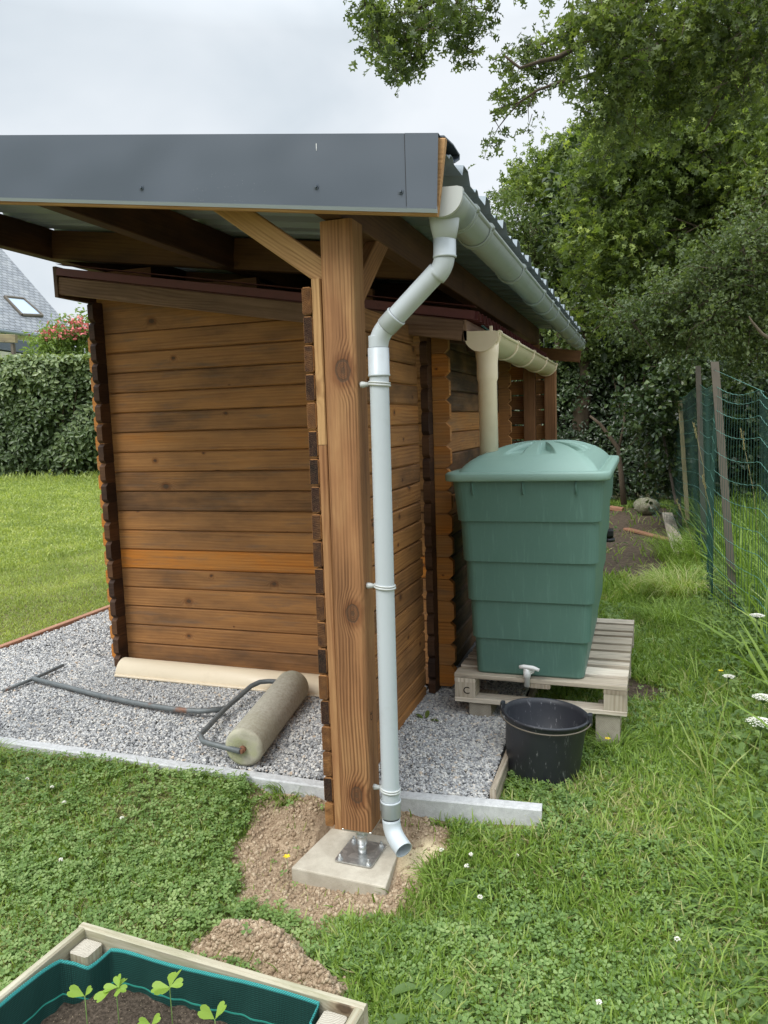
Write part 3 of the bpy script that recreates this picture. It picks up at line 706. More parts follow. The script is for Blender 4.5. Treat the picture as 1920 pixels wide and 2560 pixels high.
# porch at the far end: two posts, slats
for (xa, ya) in ((.235, 4.18), (.415, 4.20)):
    mb = MB(); mb.box((xa, ya, .1), (xa+.10, ya+.10, 2.24), 'z', .006, tone=.2); bp(mb, 'porch_post', ['beam'], shed)
mb = MB()
for k in range(15):
    z = .25+k*.135; mb.box((.0, 4.31, z), (.5, 4.335, z+.122), 'x', .004, tone=.3+.3*WEV.random())
bp(mb, 'slatted_screen', ['shed'], shed)
# bargeboard, end board, eaves board, rafter tails
def slopebar(mb, x0, x1, y0, y1, ztop0, ztop1, h, **k):
    mb.beam((x0, (y0+y1)/2, ztop0-h/2), (x1, (y0+y1)/2, ztop1-h/2), y1-y0, h, **k)
mb = MB(); slopebar(mb, -2.262, .338, 1.300, 1.335, 2.325+2.6*.1755, 2.325, .108, tone=.42, rnd=.37)
bp(mb, 'bargeboard', ['beam_old'], shed)
mb = MB(); mb.box((-2.29, 1.292, 2.655), (-2.264, 4.4, 2.845), 'y', .003, tone=.15); bp(mb, 'top_end_board', ['beam_old'], shed)
mb = MB()
for yy in (1.72, 2.5, 3.3, 4.2): slopebar(mb, -2.24, .335, yy, yy+.045, 2.325+2.575*.1755-.002, 2.323, .10, tone=.15)
bp(mb, 'rafters', ['beam_old'], shed)
mb = MB(); mb.box((.341, 1.300, 2.215), (.359, 4.42, 2.325), 'y', .003, tone=.75); bp(mb, 'eaves_board', ['beam_old'], shed)
# dark red trapezoid roof sheet: ribs run down the slope (along x)
def ribsheet(y0, y1, pitch, hgt, wtop, wbot):
    pr = []; yv = y0
    while yv < y1:
        pr += [(yv, 0), (yv+(pitch-wbot)/2, 0), (yv+(pitch-wtop)/2, hgt), (yv+(pitch+wtop)/2, hgt), (yv+(pitch+wbot)/2, 0)]; yv += pitch
    pr.append((yv, 0)); return pr
def sheet(mb, pr, x0, x1, zf, t=.0015, mi=0):
    b = len(mb.v); n = len(pr)
    for xx in (x0, x1):
        for (yy, hh) in pr: mb.v.append(Vector((xx, yy, zf(xx)+hh)))
    for i in range(n-1): mb.face((b+i, b+i+1, b+n+i+1, b+n+i), [(0, pr[i][0]), (0, pr[i+1][0]), (1, pr[i+1][0]), (1, pr[i][0])], 0, .5, mi)
zr = lambda x: 2.333+(.36-x)*.1755
mb = MB(); sheet(mb, ribsheet(1.31, 4.45, .105, .045, .022, .075), -2.262, .415, zr)
bp(mb, 'roof_sheet', ['redroof'], shed, recalc=False, solid=.002)
mb = MB(); s_ = .1755
for (za, zb_, ya, yb) in ((-.012, .058, 1.290, 1.293),):
    mb.beam((-2.262, 1.2915, zr(-2.262)+.020), (.405, 1.2915, zr(.405)+.020), .0025, .045, c=.0005)
mb.beam((-2.262, 1.325, zr(-2.262)+.066), (.405, 1.325, zr(.405)+.066), .07, .002, c=.0005)
bp(mb, 'verge_flashing', ['redroof'], shed)
# sand coloured gutter of the shed
def halfpipe(mb, cx, cz, r, y0, y1, n=20, t=.003, lip=True, mi=0, nseg=1):
    def fn(u, v): a = PI+PI*v; return (cx+r*math.cos(a), y0+(y1-y0)*u, cz+r*math.sin(a))
    mb.grid(fn, 2, n, mi)
    def fn2(u, v): a = PI+PI*v; return (cx+(r-t)*math.cos(a), y0+(y1-y0)*u, cz+(r-t)*math.sin(a))
    mb.grid(fn2, 2, n, mi)
    if lip: mb.tube([(cx+r, y0, cz+.002), (cx+r, y1, cz+.002)], .0095, 10, mi); mb.box((cx-r-.001, y0, cz-.002), (cx-r+.004, y1, cz+.028), 'y', .001, mi=mi)
def bracket(mb, cx, cz, r, yy, w_=.03):
    def fn(u, v): a = PI*.98+PI*1.02*v; return (cx+(r+.004)*math.cos(a), yy+w_*(u-.5), cz+(r+.004)*math.sin(a))
    mb.grid(fn, 4, 20)
    for e in (-1, 1): mb.tube([(cx+(r+.004)*math.cos(PI+PI*k/18), yy+e*w_/2, cz+(r+.004)*math.sin(PI+PI*k/18)) for k in range(19)], .0045, 6)
    mb.tube([(cx+r+.002, yy-w_/2, cz+.004), (cx+r+.002, yy+w_/2, cz+.004)], .014, 10)
    mb.box((cx-r-.012, yy-.012, cz-.02), (cx-r+.001, yy+.012, cz+.05), 'z', .002)
def endcap(mb, cx, cz, r, y0, y1, top=0.):
    pts = [(cx+r*math.cos(PI+PI*k/28), cz+r*math.sin(PI+PI*k/28)) for k in range(29)]
    pts += [(cx+r, cz+.006+top), (cx+r*.75, cz+.012+top), (cx-r*.6, cz+.016+top), (cx-r, cz+.022+top)]
    mb.extr([(p[0]-cx, p[1]-cz) for p in pts], (cx, y0, cz), (0, 1, 0), (1, 0, 0), (0, 0, 1), y1-y0)
CGX, CGZ, CGR = .435, 2.248, .088
mb = MB(); halfpipe(mb, CGX, CGZ, CGR, 1.315, 4.22); gut = bp(mb, 'gutter', ['pvc_sand_dirty'], shed, recalc=False)
mb = MB(); endcap(mb, CGX, CGZ, CGR+.005, 1.300, 1.318); mb.box((CGX+CGR-.045, 1.312, CGZ+.01), (CGX+CGR-.03, 1.33, CGZ+.038), 'z', .002); bp(mb, 'gutter_end_cap', ['pvc_sand'], gut)
for yy in (1.36, 1.98, 2.72, 3.46, 4.19):
    mb = MB(); bracket(mb, CGX, CGZ, CGR, yy); bp(mb, 'gutter_bracket', ['pvc_sand'], gut, recalc=False)
mb = MB()                              # black mesh strip between roof and gutter
def gm(u, v): return (.412+.05*v+.006*math.sin(u*90), 1.42+2.7*u, 2.300-.035*v+.008*math.sin(u*140)*(1-v))
mb.grid(gm, 140, 4, smooth=False); bp(mb, 'leaf_guard', ['greenmesh'], shed, recalc=False, solid=.004)
mb = MB()
CPX, CPY = .452, 1.372
mb.tube([(CPX, CPY, CGZ-.03), (CPX, CPY, CGZ-.1), (CPX, CPY, CGZ-.145), (CPX, CPY, CGZ-.16), (CPX, CPY, CGZ-.23), (CPX, CPY, CGZ-.238), (CPX, CPY, CGZ-.25), (CPX-.006, CPY+.05, 1.50)], [.066, .062, .057, .0565, .0565, .0545, .0505, .0505], 28)
bp(mb, 'downpipe', ['pvc_sand'], shed)

# ------------------------------------------------------------------ log screen between post and shed
screen = thing('log_screen', 'freestanding brown log partition running from the carport post back to the shed', 'partition', loc=(.02, .7, .13))
mb = MB(); rs = random.Random(11); PN = .11
end_t = [.85, .12, .7, .68, .22, .6, .12, .5, .45, .3, .4, .45, .35, .12, .2, .62, .3, .5, .3, .6]
for k in range(20):
    z = .13+k*PN; r = rs.random(); te = end_t[k]
    pr = [(0, .010), (.005, .004), (.032, .004), (.038, .011), (.038, PN-.010), (.031, PN-.003), (.006, PN-.003), (0, PN-.009)]
    y1 = 1.452 if k < 19 else 1.39
    if k == 18: y1 = 1.43
    jit = (rs.random()-.5)*.006
    mb.extr(pr, (0+jit*.3, -.002+jit, z), (0, 1, 0), (1, 0, 0), (0, 0, 1), y1, r, .33+.2*rs.random(), 0, None, u0=rs.random()*4)
    mb.extr([(.002, .007), (.036, .007), (.036, PN-.007), (.002, PN-.007)], (jit*.3, -.0045+jit, z), (0, 1, 0), (1, 0, 0), (0, 0, 1), .003, r, te, 1, 1)
bp(mb, 'wall_boards', ['shed_side', 'end'], screen)
mb = MB(); mb.box((.039, .0, .125), (.0765, .032, 1.72), 'z', .004, tone=.6, rnd=.2, u0=0)
mb.box((.039, .0, 1.722), (.0765, .032, 2.355), 'z', .004, tone=1.0, rnd=.73, u0=2)
bp(mb, 'cover_strip', ['beam'], screen)

# ------------------------------------------------------------------ carport
cp = thing('carport', 'timber carport with an anthracite steel fascia, grey gutter and zigzag grey downpipe', 'carport', loc=(.15, .05, 0))
SL = .14
zb_ = lambda x: 2.56-SL*(x-.15)          # underside of the rafters
zrf = lambda x: 2.692-SL*(x-.6)          # underside of the roof sheet
mb = MB(); c = .011
pr = [(c, 0), (.130-c, 0), (.130, c), (.130, .130-c), (.130-c, .130), (c, .130), (0, .130-c), (0, c)]
mb.extr([(p[0], p[1]) for p in pr], (.0785, -.021, .142), (.0048, 0, 1), (1, 0, 0), (0, 1, 0), 2.415, .35, .52, 0, 1, u0=0)
post = bp(mb, 'post', ['post', 'end'], cp)
mb = MB(); mb.box((.068+.013, -.018, .134), (.208, .104, .1415), 'x', .001)
mb.tube([(.143, .045, .004), (.143, .045, .052)], .017, 20); mb.tube([(.143, .045, .05), (.143, .045, .055), (.143, .045, .140)], [.017, .022, .022], 20); mb.tube([(.143, .045, .088), (.143, .045, .098)], .0235, 20)
a = rad(-3); R2 = Matrix.Rotation(a, 3, 'Z')
def rrect(wx, wy, r, n=5):
    out = []
    for (sx_, sy_, a0) in ((1, 1, 0), (-1, 1, 90), (-1, -1, 180), (1, -1, 270)):
        for k in range(n+1):
            t = rad(a0+90*k/n); out.append((sx_*(wx-r)+r*math.cos(t), sy_*(wy-r)+r*math.sin(t)))
    return out
pl = [R2@Vector((p[0], p[1], 0)) for p in rrect(.083, .090, .012)]
mb.extr([(p.x, p.y) for p in pl], (.133, .052, .001), (0, 0, 1), (1, 0, 0), (0, 1, 0), .006)
pb = bp(mb, 'post_base', ['zinc'], cp)
for sx_ in (-1, 1):
    for sy_ in (-1, 1):
        q_ = R2@Vector((sx_*.064, sy_*.070, 0)); cx, cy = .133+q_.x, .052+q_.y
        mb = MB(); mb.tube([(cx, cy, .007), (cx, cy, .009)], .013, 16, smooth=False); mb.tube([(cx, cy, .009), (cx, cy, .018)], .0095, 6, smooth=False); mb.tube([(cx, cy, .018), (cx, cy, .028)], .005, 10)
        bp(mb, 'bolt', ['zinc'], pb)
# fascia board and flashing
X0, X1 = -2.46, .600
mb = MB(); mb.beam((X0, -.144, zb_(X0)+.118), (X1, -.144, zb_(X1)+.118), .026, .250, tone=.85, rnd=.4, mi=0); bp(mb, 'fascia_board', ['beam'], cp)
zft = lambda x: 2.7505+(.596-x)*.1405
def fasc(x0, x1, yf, nm, k0=0., cut=False):
    mb = MB(); n = 60
    pr = [(0.085, -.045), (0.072, -.013), (0.0, .0), (-.012, -.0), (-.012, -.243), (-.004, -.254), (.006, -.252)]
    b = len(mb.v); m = len(pr)
    for i in range(n+1):
        x_ = x0+(x1-x0)*i/n
        for j, (yy, hh) in enumerate(pr):
            by = 0
            hh2 = hh
            if cut and j in (4, 5, 6):
                e = max(0, (x_-(x1-.012))/.012); hh2 = hh+e*.012; x_ = x_-e*.010
            mb.v.append(Vector((x_, yf+yy+by, zft(x_)+hh2)))
    for i in range(n):
        for j in range(m-1):
            mb.face((b+i*m+j, b+(i+1)*m+j, b+(i+1)*m+j+1, b+i*m+j+1), None, 0, .5, 1 if j >= 4 else 0)
    # subtle oil-canning: split the face strip
    return bp(mb, nm, ['steel', 'steel_lit_edge'], cp, recalc=False, solid=.0012)
f1 = fasc(X0, .494, -.160, 'fascia_flashing')
f2 = fasc(.482, .598, -.1625, 'corner_flashing', cut=True)
mb = MB(); mb.box((.4795, -.1748, zft(.48)-.236), (.4815, -.1738, zft(.48)-.002), 'z', .0002); bp(mb, 'seam', ['black'], f1)
# folded ridge flashing seen at the corner end
mb = MB()
fl = [(-.150, -.004), (-.016, .010), (.086, .006), (.082, -.014), (.0, -.050), (-.004, -.046), (.074, -.012), (.078, 0.0), (-.016, .004), (-.15, -.009)]
mb.extr([(p[0], p[1]) for p in fl], (.30, 0, 2.756+SL*.29), (1, 0, -SL), (0, 1, 0), (0, 0, 1), .312); bp(mb, 'verge_flashing', ['steel'], cp)
for (px_, py_) in ((353, 469), (790, 466), (1001, 478)):
    P = on('y', -.174, px_, py_); mb = MB()
    mb.tube([(P[0], -.1722, P[2]), (P[0], -.1745, P[2])], .0105, 18); mb.tube([(P[0], -.1745, P[2]), (P[0], -.181, P[2])], .0062, 6, smooth=False)
    bp(mb, 'screw', ['steel'], f1)
mb = MB(); P = on('y', -.1735, 791, 372); mb.box((P[0]-.0012, -.1738, P[2]), (P[0]+.0012, -.1731, P[2]+.018), 'z', .0001); mb.box((P[0]-.001, -.1738, P[2]-.006), (P[0]+.0006, -.1731, P[2]-.001), 'z', .0001)
bp(mb, 'scratch', ['white'], f1)
# roof sheet with ribs down the slope
mb = MB(); 
pr = []; yv = -.13
while yv < 5.8:
    pr += [(yv, 0), (yv+.035, .0), (yv+.055, .018), (yv+.085, .018), (yv+.105, 0), (yv+.235, 0), (yv+.262, .044), (yv+.338, .044), (yv+.375, 0)]; yv += .43
sheet(mb, pr, -2.45, .615, zrf); bp(mb, 'roof_sheet', ['galv'], cp, recalc=False, solid=.0015)
# rafters (along y) and cross beams (along x), roof shade put into their dark colour
rsb = random.Random(3)
for (xa, wd) in ((-2.40, .07), (-1.09, .07)):
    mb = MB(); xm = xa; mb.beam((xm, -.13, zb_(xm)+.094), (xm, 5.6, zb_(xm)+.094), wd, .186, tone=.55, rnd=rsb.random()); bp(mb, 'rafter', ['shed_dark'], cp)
mb = MB(); mb.beam((.145, -.13, zb_(.145)+.092), (.145, 5.75, zb_(.145)+.092), .075, .182, tone=.75, rnd=.6); bp(mb, 'side_beam', ['shed_dark'], cp)  # side beam: shade under the roof is in its dark colour too
for i_, (yy, tn) in enumerate(((1.42, .22), (2.95, .1), (5.55, 0.))):
    for (xa, xb) in ((-2.363, -1.127), (-1.053, .106)):
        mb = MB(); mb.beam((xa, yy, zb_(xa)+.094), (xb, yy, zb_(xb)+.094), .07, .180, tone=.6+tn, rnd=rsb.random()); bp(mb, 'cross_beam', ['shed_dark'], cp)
mb = MB(); mb.beam((.184, 5.6, 2.47), (.625, 5.6, 2.41), .05, .12, tone=0.); bp(mb, 'end_beam', ['beam'], cp)
mb = MB(); mb.box((.09, 5.5, .05), (.21, 5.62, 2.55), 'z', .008, tone=.2); bp(mb, 'rear_post', ['beam'], cp)
mb = MB(); mb.box((-2.46, 5.5, .05), (-2.34, 5.62, 2.90), 'z', .008, tone=.2); bp(mb, 'rear_post', ['beam'], cp)
mb = MB(); mb.box((-2.46, -.02, .0), (-2.34, .11, 2.90), 'z', .008, tone=.4); bp(mb, 'post', ['beam'], cp)
# braces
mb = MB(); mb.beam((-.42, .045, 2.745), (.125, .045, 2.345), .05, .088, tone=.85, rnd=.8); bp(mb, 'brace', ['beam'], cp)
mb = MB(); mb.beam((.155, .55, 2.63), (.155, .05, 2.22), .05, .10, tone=.45, rnd=.5); bp(mb, 'brace', ['beam'], cp)
# grey gutter
GX, GZ, GR = .592, 2.568, .066
mb = MB(); halfpipe(mb, GX, GZ, GR, -.10, 5.85); gg = bp(mb, 'gutter', ['pvc_gutter'], cp, recalc=False)
mb = MB(); endcap(mb, GX, GZ, GR+.005, -.118, -.092, .012); bp(mb, 'gutter_end_cap', ['pvc_cap'], gg)
mb = MB()      # outlet piece under the gutter
def fo(u, v): a = PI+PI*v; return (GX+(GR+.005)*math.cos(a), -.10+.19*u, GZ+(GR+.005)*math.sin(a))
mb.grid(fo, 2, 20); bp(mb, 'gutter_outlet', ['pvc_gutter'], gg, recalc=False, solid=.004)
for yy in (.12, .42, 1.32, 2.19, 2.66, 3.05, 3.84, 4.6, 5.1, 5.55):
    mb = MB(); bracket(mb, GX, GZ, GR, yy, .035); bp(mb, 'gutter_bracket', ['pvc_gutter'], gg, recalc=False)
# zigzag downpipe
PX, PY = .283, .028
A_ = Vector((.578, -.035, 2.50)); B_ = Vector((.575, -.035, 2.355)); C_ = Vector((.302, .005, 2.125)); D_ = Vector((.300, .01, 2.05)); E_ = Vector((.281, .03, .235))
def arc(p0, p1, p2, r, n=8):
    d0 = (p0-p1).normalized(); d1 = (p2-p1).normalized(); out = []
    a, b = p1+d0*r, p1+d1*r
    for k in range(n+1):
        t = k/n; out.append(a*(1-t)**2+p1*2*t*(1-t)+b*t*t)
    return out
def pipe_seg(mb, pts, r, n=28):
    if not isinstance(r, (list, tuple)):
        pts = [Vector(p) for p in pts]; e0 = (pts[1]-pts[0]); e1 = (pts[-2]-pts[-1])
        if e0.length > .02: pts.insert(1, pts[0]+e0.normalized()*.003)
        if e1.length > .02: pts.insert(-1, pts[-1]+e1.normalized()*.003)
    mb.tube(pts, r, n, caps=False)
R0 = .0355; R1 = .0395
mb = MB(); pipe_seg(mb, [A_+Vector((0, 0, .03)), A_+Vector((0, 0, -.02)), Vector((.578, -.035, 2.425))], [.056, .048, R0]); pipe_seg(mb, [Vector((.578, -.035, 2.43)), Vector((.577, -.035, 2.42)), Vector((.576, -.035, 2.39))], [R0, R0, R0])
pipe_seg(mb, arc(Vector((.576, -.035, 2.43)), Vector((.575, -.035, 2.345)), C_, .045), R0)
pipe_seg(mb, [B_+(C_-B_)*.1, C_-(C_-B_)*.1], R0)
pipe_seg(mb, arc(B_, C_, E_, .05), R0)
pipe_seg(mb, [C_, E_], R0)
EO = Vector((.352, -.035, .098)); EB = Vector((.280, .028, .135))
pipe_seg(mb, arc(E_, EB, EO, .055)+[EO], R0)
dp = bp(mb, 'downpipe', ['pvc_grey'], cp, recalc=False, solid=.003)
def sock(p0, p1, r=R1):
    mb = MB(); p0, p1 = Vector(p0), Vector(p1); d = (p1-p0).normalized()
    for e_ in (p0-d*.0012, p1+d*.0002): mb.tube([e_, e_+d*.0011], r-.0025, 28, mi=1, caps=False)
    mb.tube([p0, p0+d*.0015, p0+d*.006, p0+d*.008, p1-d*.001, p1], [r-.003, r+.002, r+.002, r, r, r-.003], 28, caps=False); bp(mb, 'pipe_socket', ['pvc_grey', 'black'], dp, recalc=False, solid=.002)
dBC = (C_-B_).normalized(); dCE = (E_-C_).normalized()
sock((.576, -.035, 2.375), (.577, -.035, 2.44)); sock(C_-dBC*.105, C_-dBC*.045); sock(C_+dCE*.15, C_+dCE*.045); sock(E_+Vector((0, 0, .035)), E_+Vector((0, 0, -.035)))
for pyy in (962, 1470, 1980):
    z_ = on('y', .0, 950, pyy)[2]; t_ = (C_.z-z_)/(C_.z-E_.z); c_ = C_+(E_-C_)*t_
    mb = MB(); pts_ = [c_+Vector(((R0+.004)*math.cos(a_), (R0+.004)*math.sin(a_), -.004*math.cos(a_*1))) for a_ in np.linspace(rad(175), rad(360+100), 22)]
    mb.tube(pts_, .0048, 8); mb.tube([p+Vector((0, 0, .009)) for p in pts_], .0038, 8)
    mb.tube([c_+Vector((-.075, .0, .004)), c_+Vector((-.066, 0, .004)), c_+Vector((-.036, 0, .004))], [.012, .012, .006], 12)
    bp(mb, 'pipe_clamp', ['white' if False else 'pvc_cap'], dp)
# stamped CE mark on the post
def text(body, size, name, mat, parent, Mx):
    cu = bpy.data.curves.new(name, 'FONT'); cu.body = body; cu.size = size; cu.extrude = .0004; cu.align_x = 'CENTER'; cu.align_y = 'CENTER'
    o = bpy.data.objects.new(name, cu); COL.objects.link(o); dg = bpy.context.evaluated_depsgraph_get()
    me = bpy.data.meshes.new_from_object(o.evaluated_get(dg)); bpy.data.objects.remove(o); me.transform(Mx)
    p = parent; off = Vector((0, 0, 0))
    while p is not None: off += p.location; p = p.parent
    me.transform(Matrix.Translation(-off)); me.materials.clear(); me.materials.append(M[mat]); o2 = bpy.data.objects.new(name, me); link(o2, parent); return o2
text('CE', .032, 'stamped_mark', 'shed_dark', post, Matrix(((0, 0, 1, .2095), (0, 1, 0, .035), (-1, 0, 0, .60), (0, 0, 0, 1))) if False else Matrix.Translation((.2108, .03, .62)) @ Matrix(((0, 0, 1, 0), (0, -1, 0, 0), (1, 0, 0, 0), (0, 0, 0, 1))).to_4x4())

# ------------------------------------------------------------------ footing, kerb, edgings
slab = MB(); pr = [(-.113, -.115), (.306, -.140), (.266, .232), (-.066, .246)]
slab.extr([(p[0], p[1]) for p in pr], (0, 0, -.075), (0, 0, 1), (1, 0, 0), (0, 1, 0), .072)
o = slab.build('concrete_footing', ['concrete']); tag(o, 'square pale concrete footing slab under the carport post', 'slab')
md = o.modifiers.new('bevel', 'BEVEL'); md.width = .006; md.segments = 2
mb = MB(); mb.beam((-3.42, .395, .06), (-.02, .335, .06), .062, .155, c=.006); mb.beam((-.01, .335, .06), (.02, .335, .06), .060, .153, c=.004)
tag(mb.build('concrete_kerb', ['kerb']), 'long grey concrete kerb edging the gravel left of the carport post', 'kerb')
mb = MB(); mb.beam((.025, .335, .05), (.845, .395, .05), .062, .165, c=.007)
tag(mb.build('concrete_kerb', ['kerb']), 'short grey concrete kerb behind the downpipe, right of the carport post', 'kerb')
mb = MB(); mb.box((.612, .425, .03), (.640, 3.4, .168), 'y', .004, tone=.45); tag(mb.build('edging_board', ['pallet']), 'thin weathered board edging the gravel beside the black bucket', 'edging board')
mb = MB(); mb.beam((-3.395, .35, .135), (-3.395, 4.6, .155), .055, .12, tone=.75); tag(mb.build('edging_board', ['redwood']), 'reddish timber edging between the gravel and the lawn', 'edging board')

# spare gutter length lying upside down against the wall
mb = MB(); r = .092; y_ = 1.385
def gf(u, v): a = PI*v; return (-2.055+1.99*u, 1.39-.095*u*.5+r*math.cos(a), gbed(0, 1.3)+.008+r*1.05*math.sin(a))
mb.grid(gf, 2, 22); o = mb.build('spare_gutter', ['pvc_sand'], recalc=False, solid=.003); md = None
tag(o, 'length of sand coloured gutter lying upside down along the shed wall', 'gutter')
mb = MB(); mb.tube([(-2.055, 1.39-r-.004, gbed(0, 1.3)+.014), (-.065, 1.39-.0475-r-.004, gbed(0, 1.3)+.014)], .009, 10); mb.build('gutter_lip', ['pvc_sand'], o)

# ------------------------------------------------------------------ garden roller
z0 = .135
roller = thing('garden_roller', 'concrete garden roller with a long bent steel T handle lying on the gravel', 'roller', loc=(-.68, .8, z0))
ra = Vector((-.604, .400, z0+.097)); rb = Vector((-.700, 1.190, z0+.140)); ax = (rb-ra).normalized(); LL = (rb-ra).length
Rm = ax.to_track_quat('Z', 'Y').to_matrix(); rr = .099
mb = MB(); mb.lathe([(0.0, 0), (rr*.25, .002), (rr*.3, .0), (rr*.8, -.002), (rr*.94, .004), (rr, .016), (rr, LL-.03), (rr*.96, LL-.012), (rr*.86, LL), (0, LL)], ra, 40, axis=Rm)
cyl = bp(mb, 'concrete_cylinder', ['roller', 'roller_end'], roller)
for f_ in cyl.data.polygons:
    if (Vector(f_.center)+Vector((-.68, .8, z0))-ra).dot(ax) < .012: f_.material_index = 1
mb = MB(); mb.tube([ra-ax*.035, rb+ax*.035], .011, 12); mb.tube([ra-ax*.02, ra-ax*.0], .017, 12); bp(mb, 'axle', ['rust'], roller)
# frame: from near axle end out, along, back to the far axle end
n1 = ra-ax*.030; n2 = rb+ax*.032
q1 = Vector(on('z', z0+.085, 505, 1853)); q2 = Vector(on('z', z0+.090, 500, 1838)); mid = Vector(on('z', z0+.10, 563, 1772)); q3 = Vector(on('z', z0+.12, 628, 1715)); q4 = Vector(on('z', z0+.13, 672, 1703))
mb = MB(); mb.tube([n1, q1+(n1-q1)*.12, q1+(n1-q1)*.04, q2, q2+(mid-q2)*.1, mid, q3, q3+(q4-q3)*.5+Vector((0, 0, .01)), q4, n2], .0145, 12); bp(mb, 'frame', ['tube'], roller)
t0 = Vector(on('z', .213, 83, 1697)); path = [t0] + [Vector(on('z', z0+zz_, a, b)) for a, b, zz_ in ((160, 1716, .077), (240, 1737, .078), (330, 1756, .08), (400, 1768, .085), (450, 1775, .09), (500, 1778, .095))] + [mid]
mb = MB(); mb.tube(path, .0155, 12); bp(mb, 'shaft', ['tube'], roller)
mb = MB(); mb.tube([Vector(on('z', .203, 8, 1727)), t0, Vector(on('z', .218, 158, 1663))], .012, 12); bp(mb, 'handle_bar', ['tube'], roller)

# ------------------------------------------------------------------ pallet
pal = thing('wooden_pallet', 'weathered grey wooden pallet raised on blocks under the green water tank', 'pallet', loc=(.73, 1.8, .2))
pr_ = Matrix.Translation((.280, 1.172, 0)) @ Matrix.Rotation(rad(-.9), 4, 'Z')
pal_local = []
def palbox(name, lo, hi, ax, mat='pallet', parent=None, tone=None):
    mb = MB(); mb.box(lo, hi, ax, .003, tone=.25+.6*WEV.random() if tone is None else tone)
    for i, v in enumerate(mb.v): mb.v[i] = pr_ @ v
    return bp(mb, name, [mat], parent or pal)
W_, D0 = .90, 1.34; ZT = .428
yy = 0.
wid = [.105, .125, .07, .125, .095, .125, .07, .12, .10]
gap = (D0-sum(wid))/(len(wid)-1)
for i, wv_ in enumerate(wid):
    palbox('deck_board', (0, yy, ZT-.024), (W_, yy+wv_, ZT), 'x'); yy += wv_+gap
for xx in (0, .40, .785): palbox('stringer', (xx, 0, ZT-.048), (xx+.115, D0, ZT-.0245), 'y')
for yb in (0, .60, D0-.115):
    for xx in ((0, .785) if yb == 0 else (0, .40, .785)):
        palbox('block', (xx+.001, yb+.002, ZT-.134), (xx+.114, yb+.113, ZT-.0485), 'y', tone=.55)
for yb in (0, .60, D0-.115): palbox('bottom_board', (.0, yb, ZT-.160), (W_, yb+.1, ZT-.1345), 'x')
for i in range(2):
    pass
text('C', .055, 'block_letter', 'shed_dark', pal, pr_ @ Matrix.Translation((.066, -.001, ZT-.094)) @ Matrix.Rotation(rad(90), 4, 'X'))
for (xx, lab) in ((.075, 'cut grey timber block on the gravel under the left corner of the pallet'), (.745, 'cut grey timber block in the grass under the right corner of the pallet')):
    mb = MB(); mb.box((xx, .02, ZT-.160-(.10 if xx < .5 else .23)), (xx+.12, .22, ZT-.1605), 'y', .004, tone=.4, emi=1)
    for i, v in enumerate(mb.v): mb.v[i] = pr_ @ v
    tag(mb.build('timber_block', ['pallet', 'bed_end']), lab, 'timber block')

# ------------------------------------------------------------------ water tank
tank = thing('water_tank', 'green plastic rainwater tank with a domed lid and a white tap', 'water tank', loc=(.68, 1.6, ZT))
def rr_ring(x0, x1, y0, y1, r, z, n=6):
    cx, cy = (x0+x1)/2, (y0+y1)/2; return [(cx+p[0], cy+p[1], z) for p in rrect((x1-x0)/2, (y1-y0)/2, r, n)]
lev = [(ZT+.001, .398, .960, 1.215, 2.44, .035), (ZT+.012, .394, .966, 1.208, 2.446, .04),
       (.628, .389, .985, 1.192, 2.475, .045), (.634, .376, .998, 1.179, 2.486, .05),
       (.838, .372, 1.006, 1.172, 2.505, .05), (.844, .359, 1.019, 1.159, 2.517, .055),
       (1.052, .355, 1.026, 1.150, 2.537, .055), (1.058, .342, 1.039, 1.137, 2.548, .06),
       (1.268, .334, 1.045, 1.128, 2.566, .06), (1.274, .321, 1.058, 1.115, 2.577, .065),
       (1.485, .300, 1.070, 1.098, 2.605, .07)]
mb = MB(); n = None
for L_ in lev:
    ring = rr_ring(L_[1], L_[2], L_[3], L_[4], L_[5], L_[0]); n = len(ring); mb.v += [Vector(p) for p in ring]
for i in range(len(lev)-1):
    for k in range(n):
        k2 = (k+1) % n; mb.face((i*n+k, i*n+k2, (i+1)*n+k2, (i+1)*n+k), None, 0, .5, 0, i % 2 == 0)
mb.face(list(range(n))[::-1]); bp(mb, 'tank_body', ['tank'], tank)
body = [o for o in tank.children][-1]
LX0, LX1, LY0, LY1 = .262, 1.100, 1.070, 2.66; LZ = 1.487
mb = MB()
rings = [(0.030, LZ-.002), (.004, LZ-.004), (0, LZ+.002), (0.0, LZ+.030), (.006, LZ+.038), (.042, LZ+.042), (.046, LZ+.037), (.060, LZ+.037)]
for (ins, z_) in rings:
    mb.v += [Vector(p) for p in rr_ring(LX0+ins, LX1-ins, LY0+ins, LY1-ins, max(.02, .085-ins*.5), z_, 6)]
for i in range(len(rings)-1):
    for k in range(n):
        k2 = (k+1) % n; mb.face((i*n+k, i*n+k2, (i+1)*n+k2, (i+1)*n+k), None, 0, .5, 0, i not in (0,))
cx, cy = (LX0+LX1)/2, (LY0+LY1)/2; hx, hy = (LX1-LX0)/2-.060, (LY1-LY0)/2-.060
o4 = rrect(hx, hy, .06, 8); seg_ = []
for i_ in range(len(o4)):
    p_, q_2 = o4[i_], o4[(i_+1) % len(o4)]; m__ = max(1, int(math.hypot(q_2[0]-p_[0], q_2[1]-p_[1])/.010))
    seg_ += [(p_[0]+(q_2[0]-p_[0])*k/m__, p_[1]+(q_2[1]-p_[1])*k/m__) for k in range(m__)]
outer = seg_; NO = len(outer); NR = 46; b0 = len(mb.v)
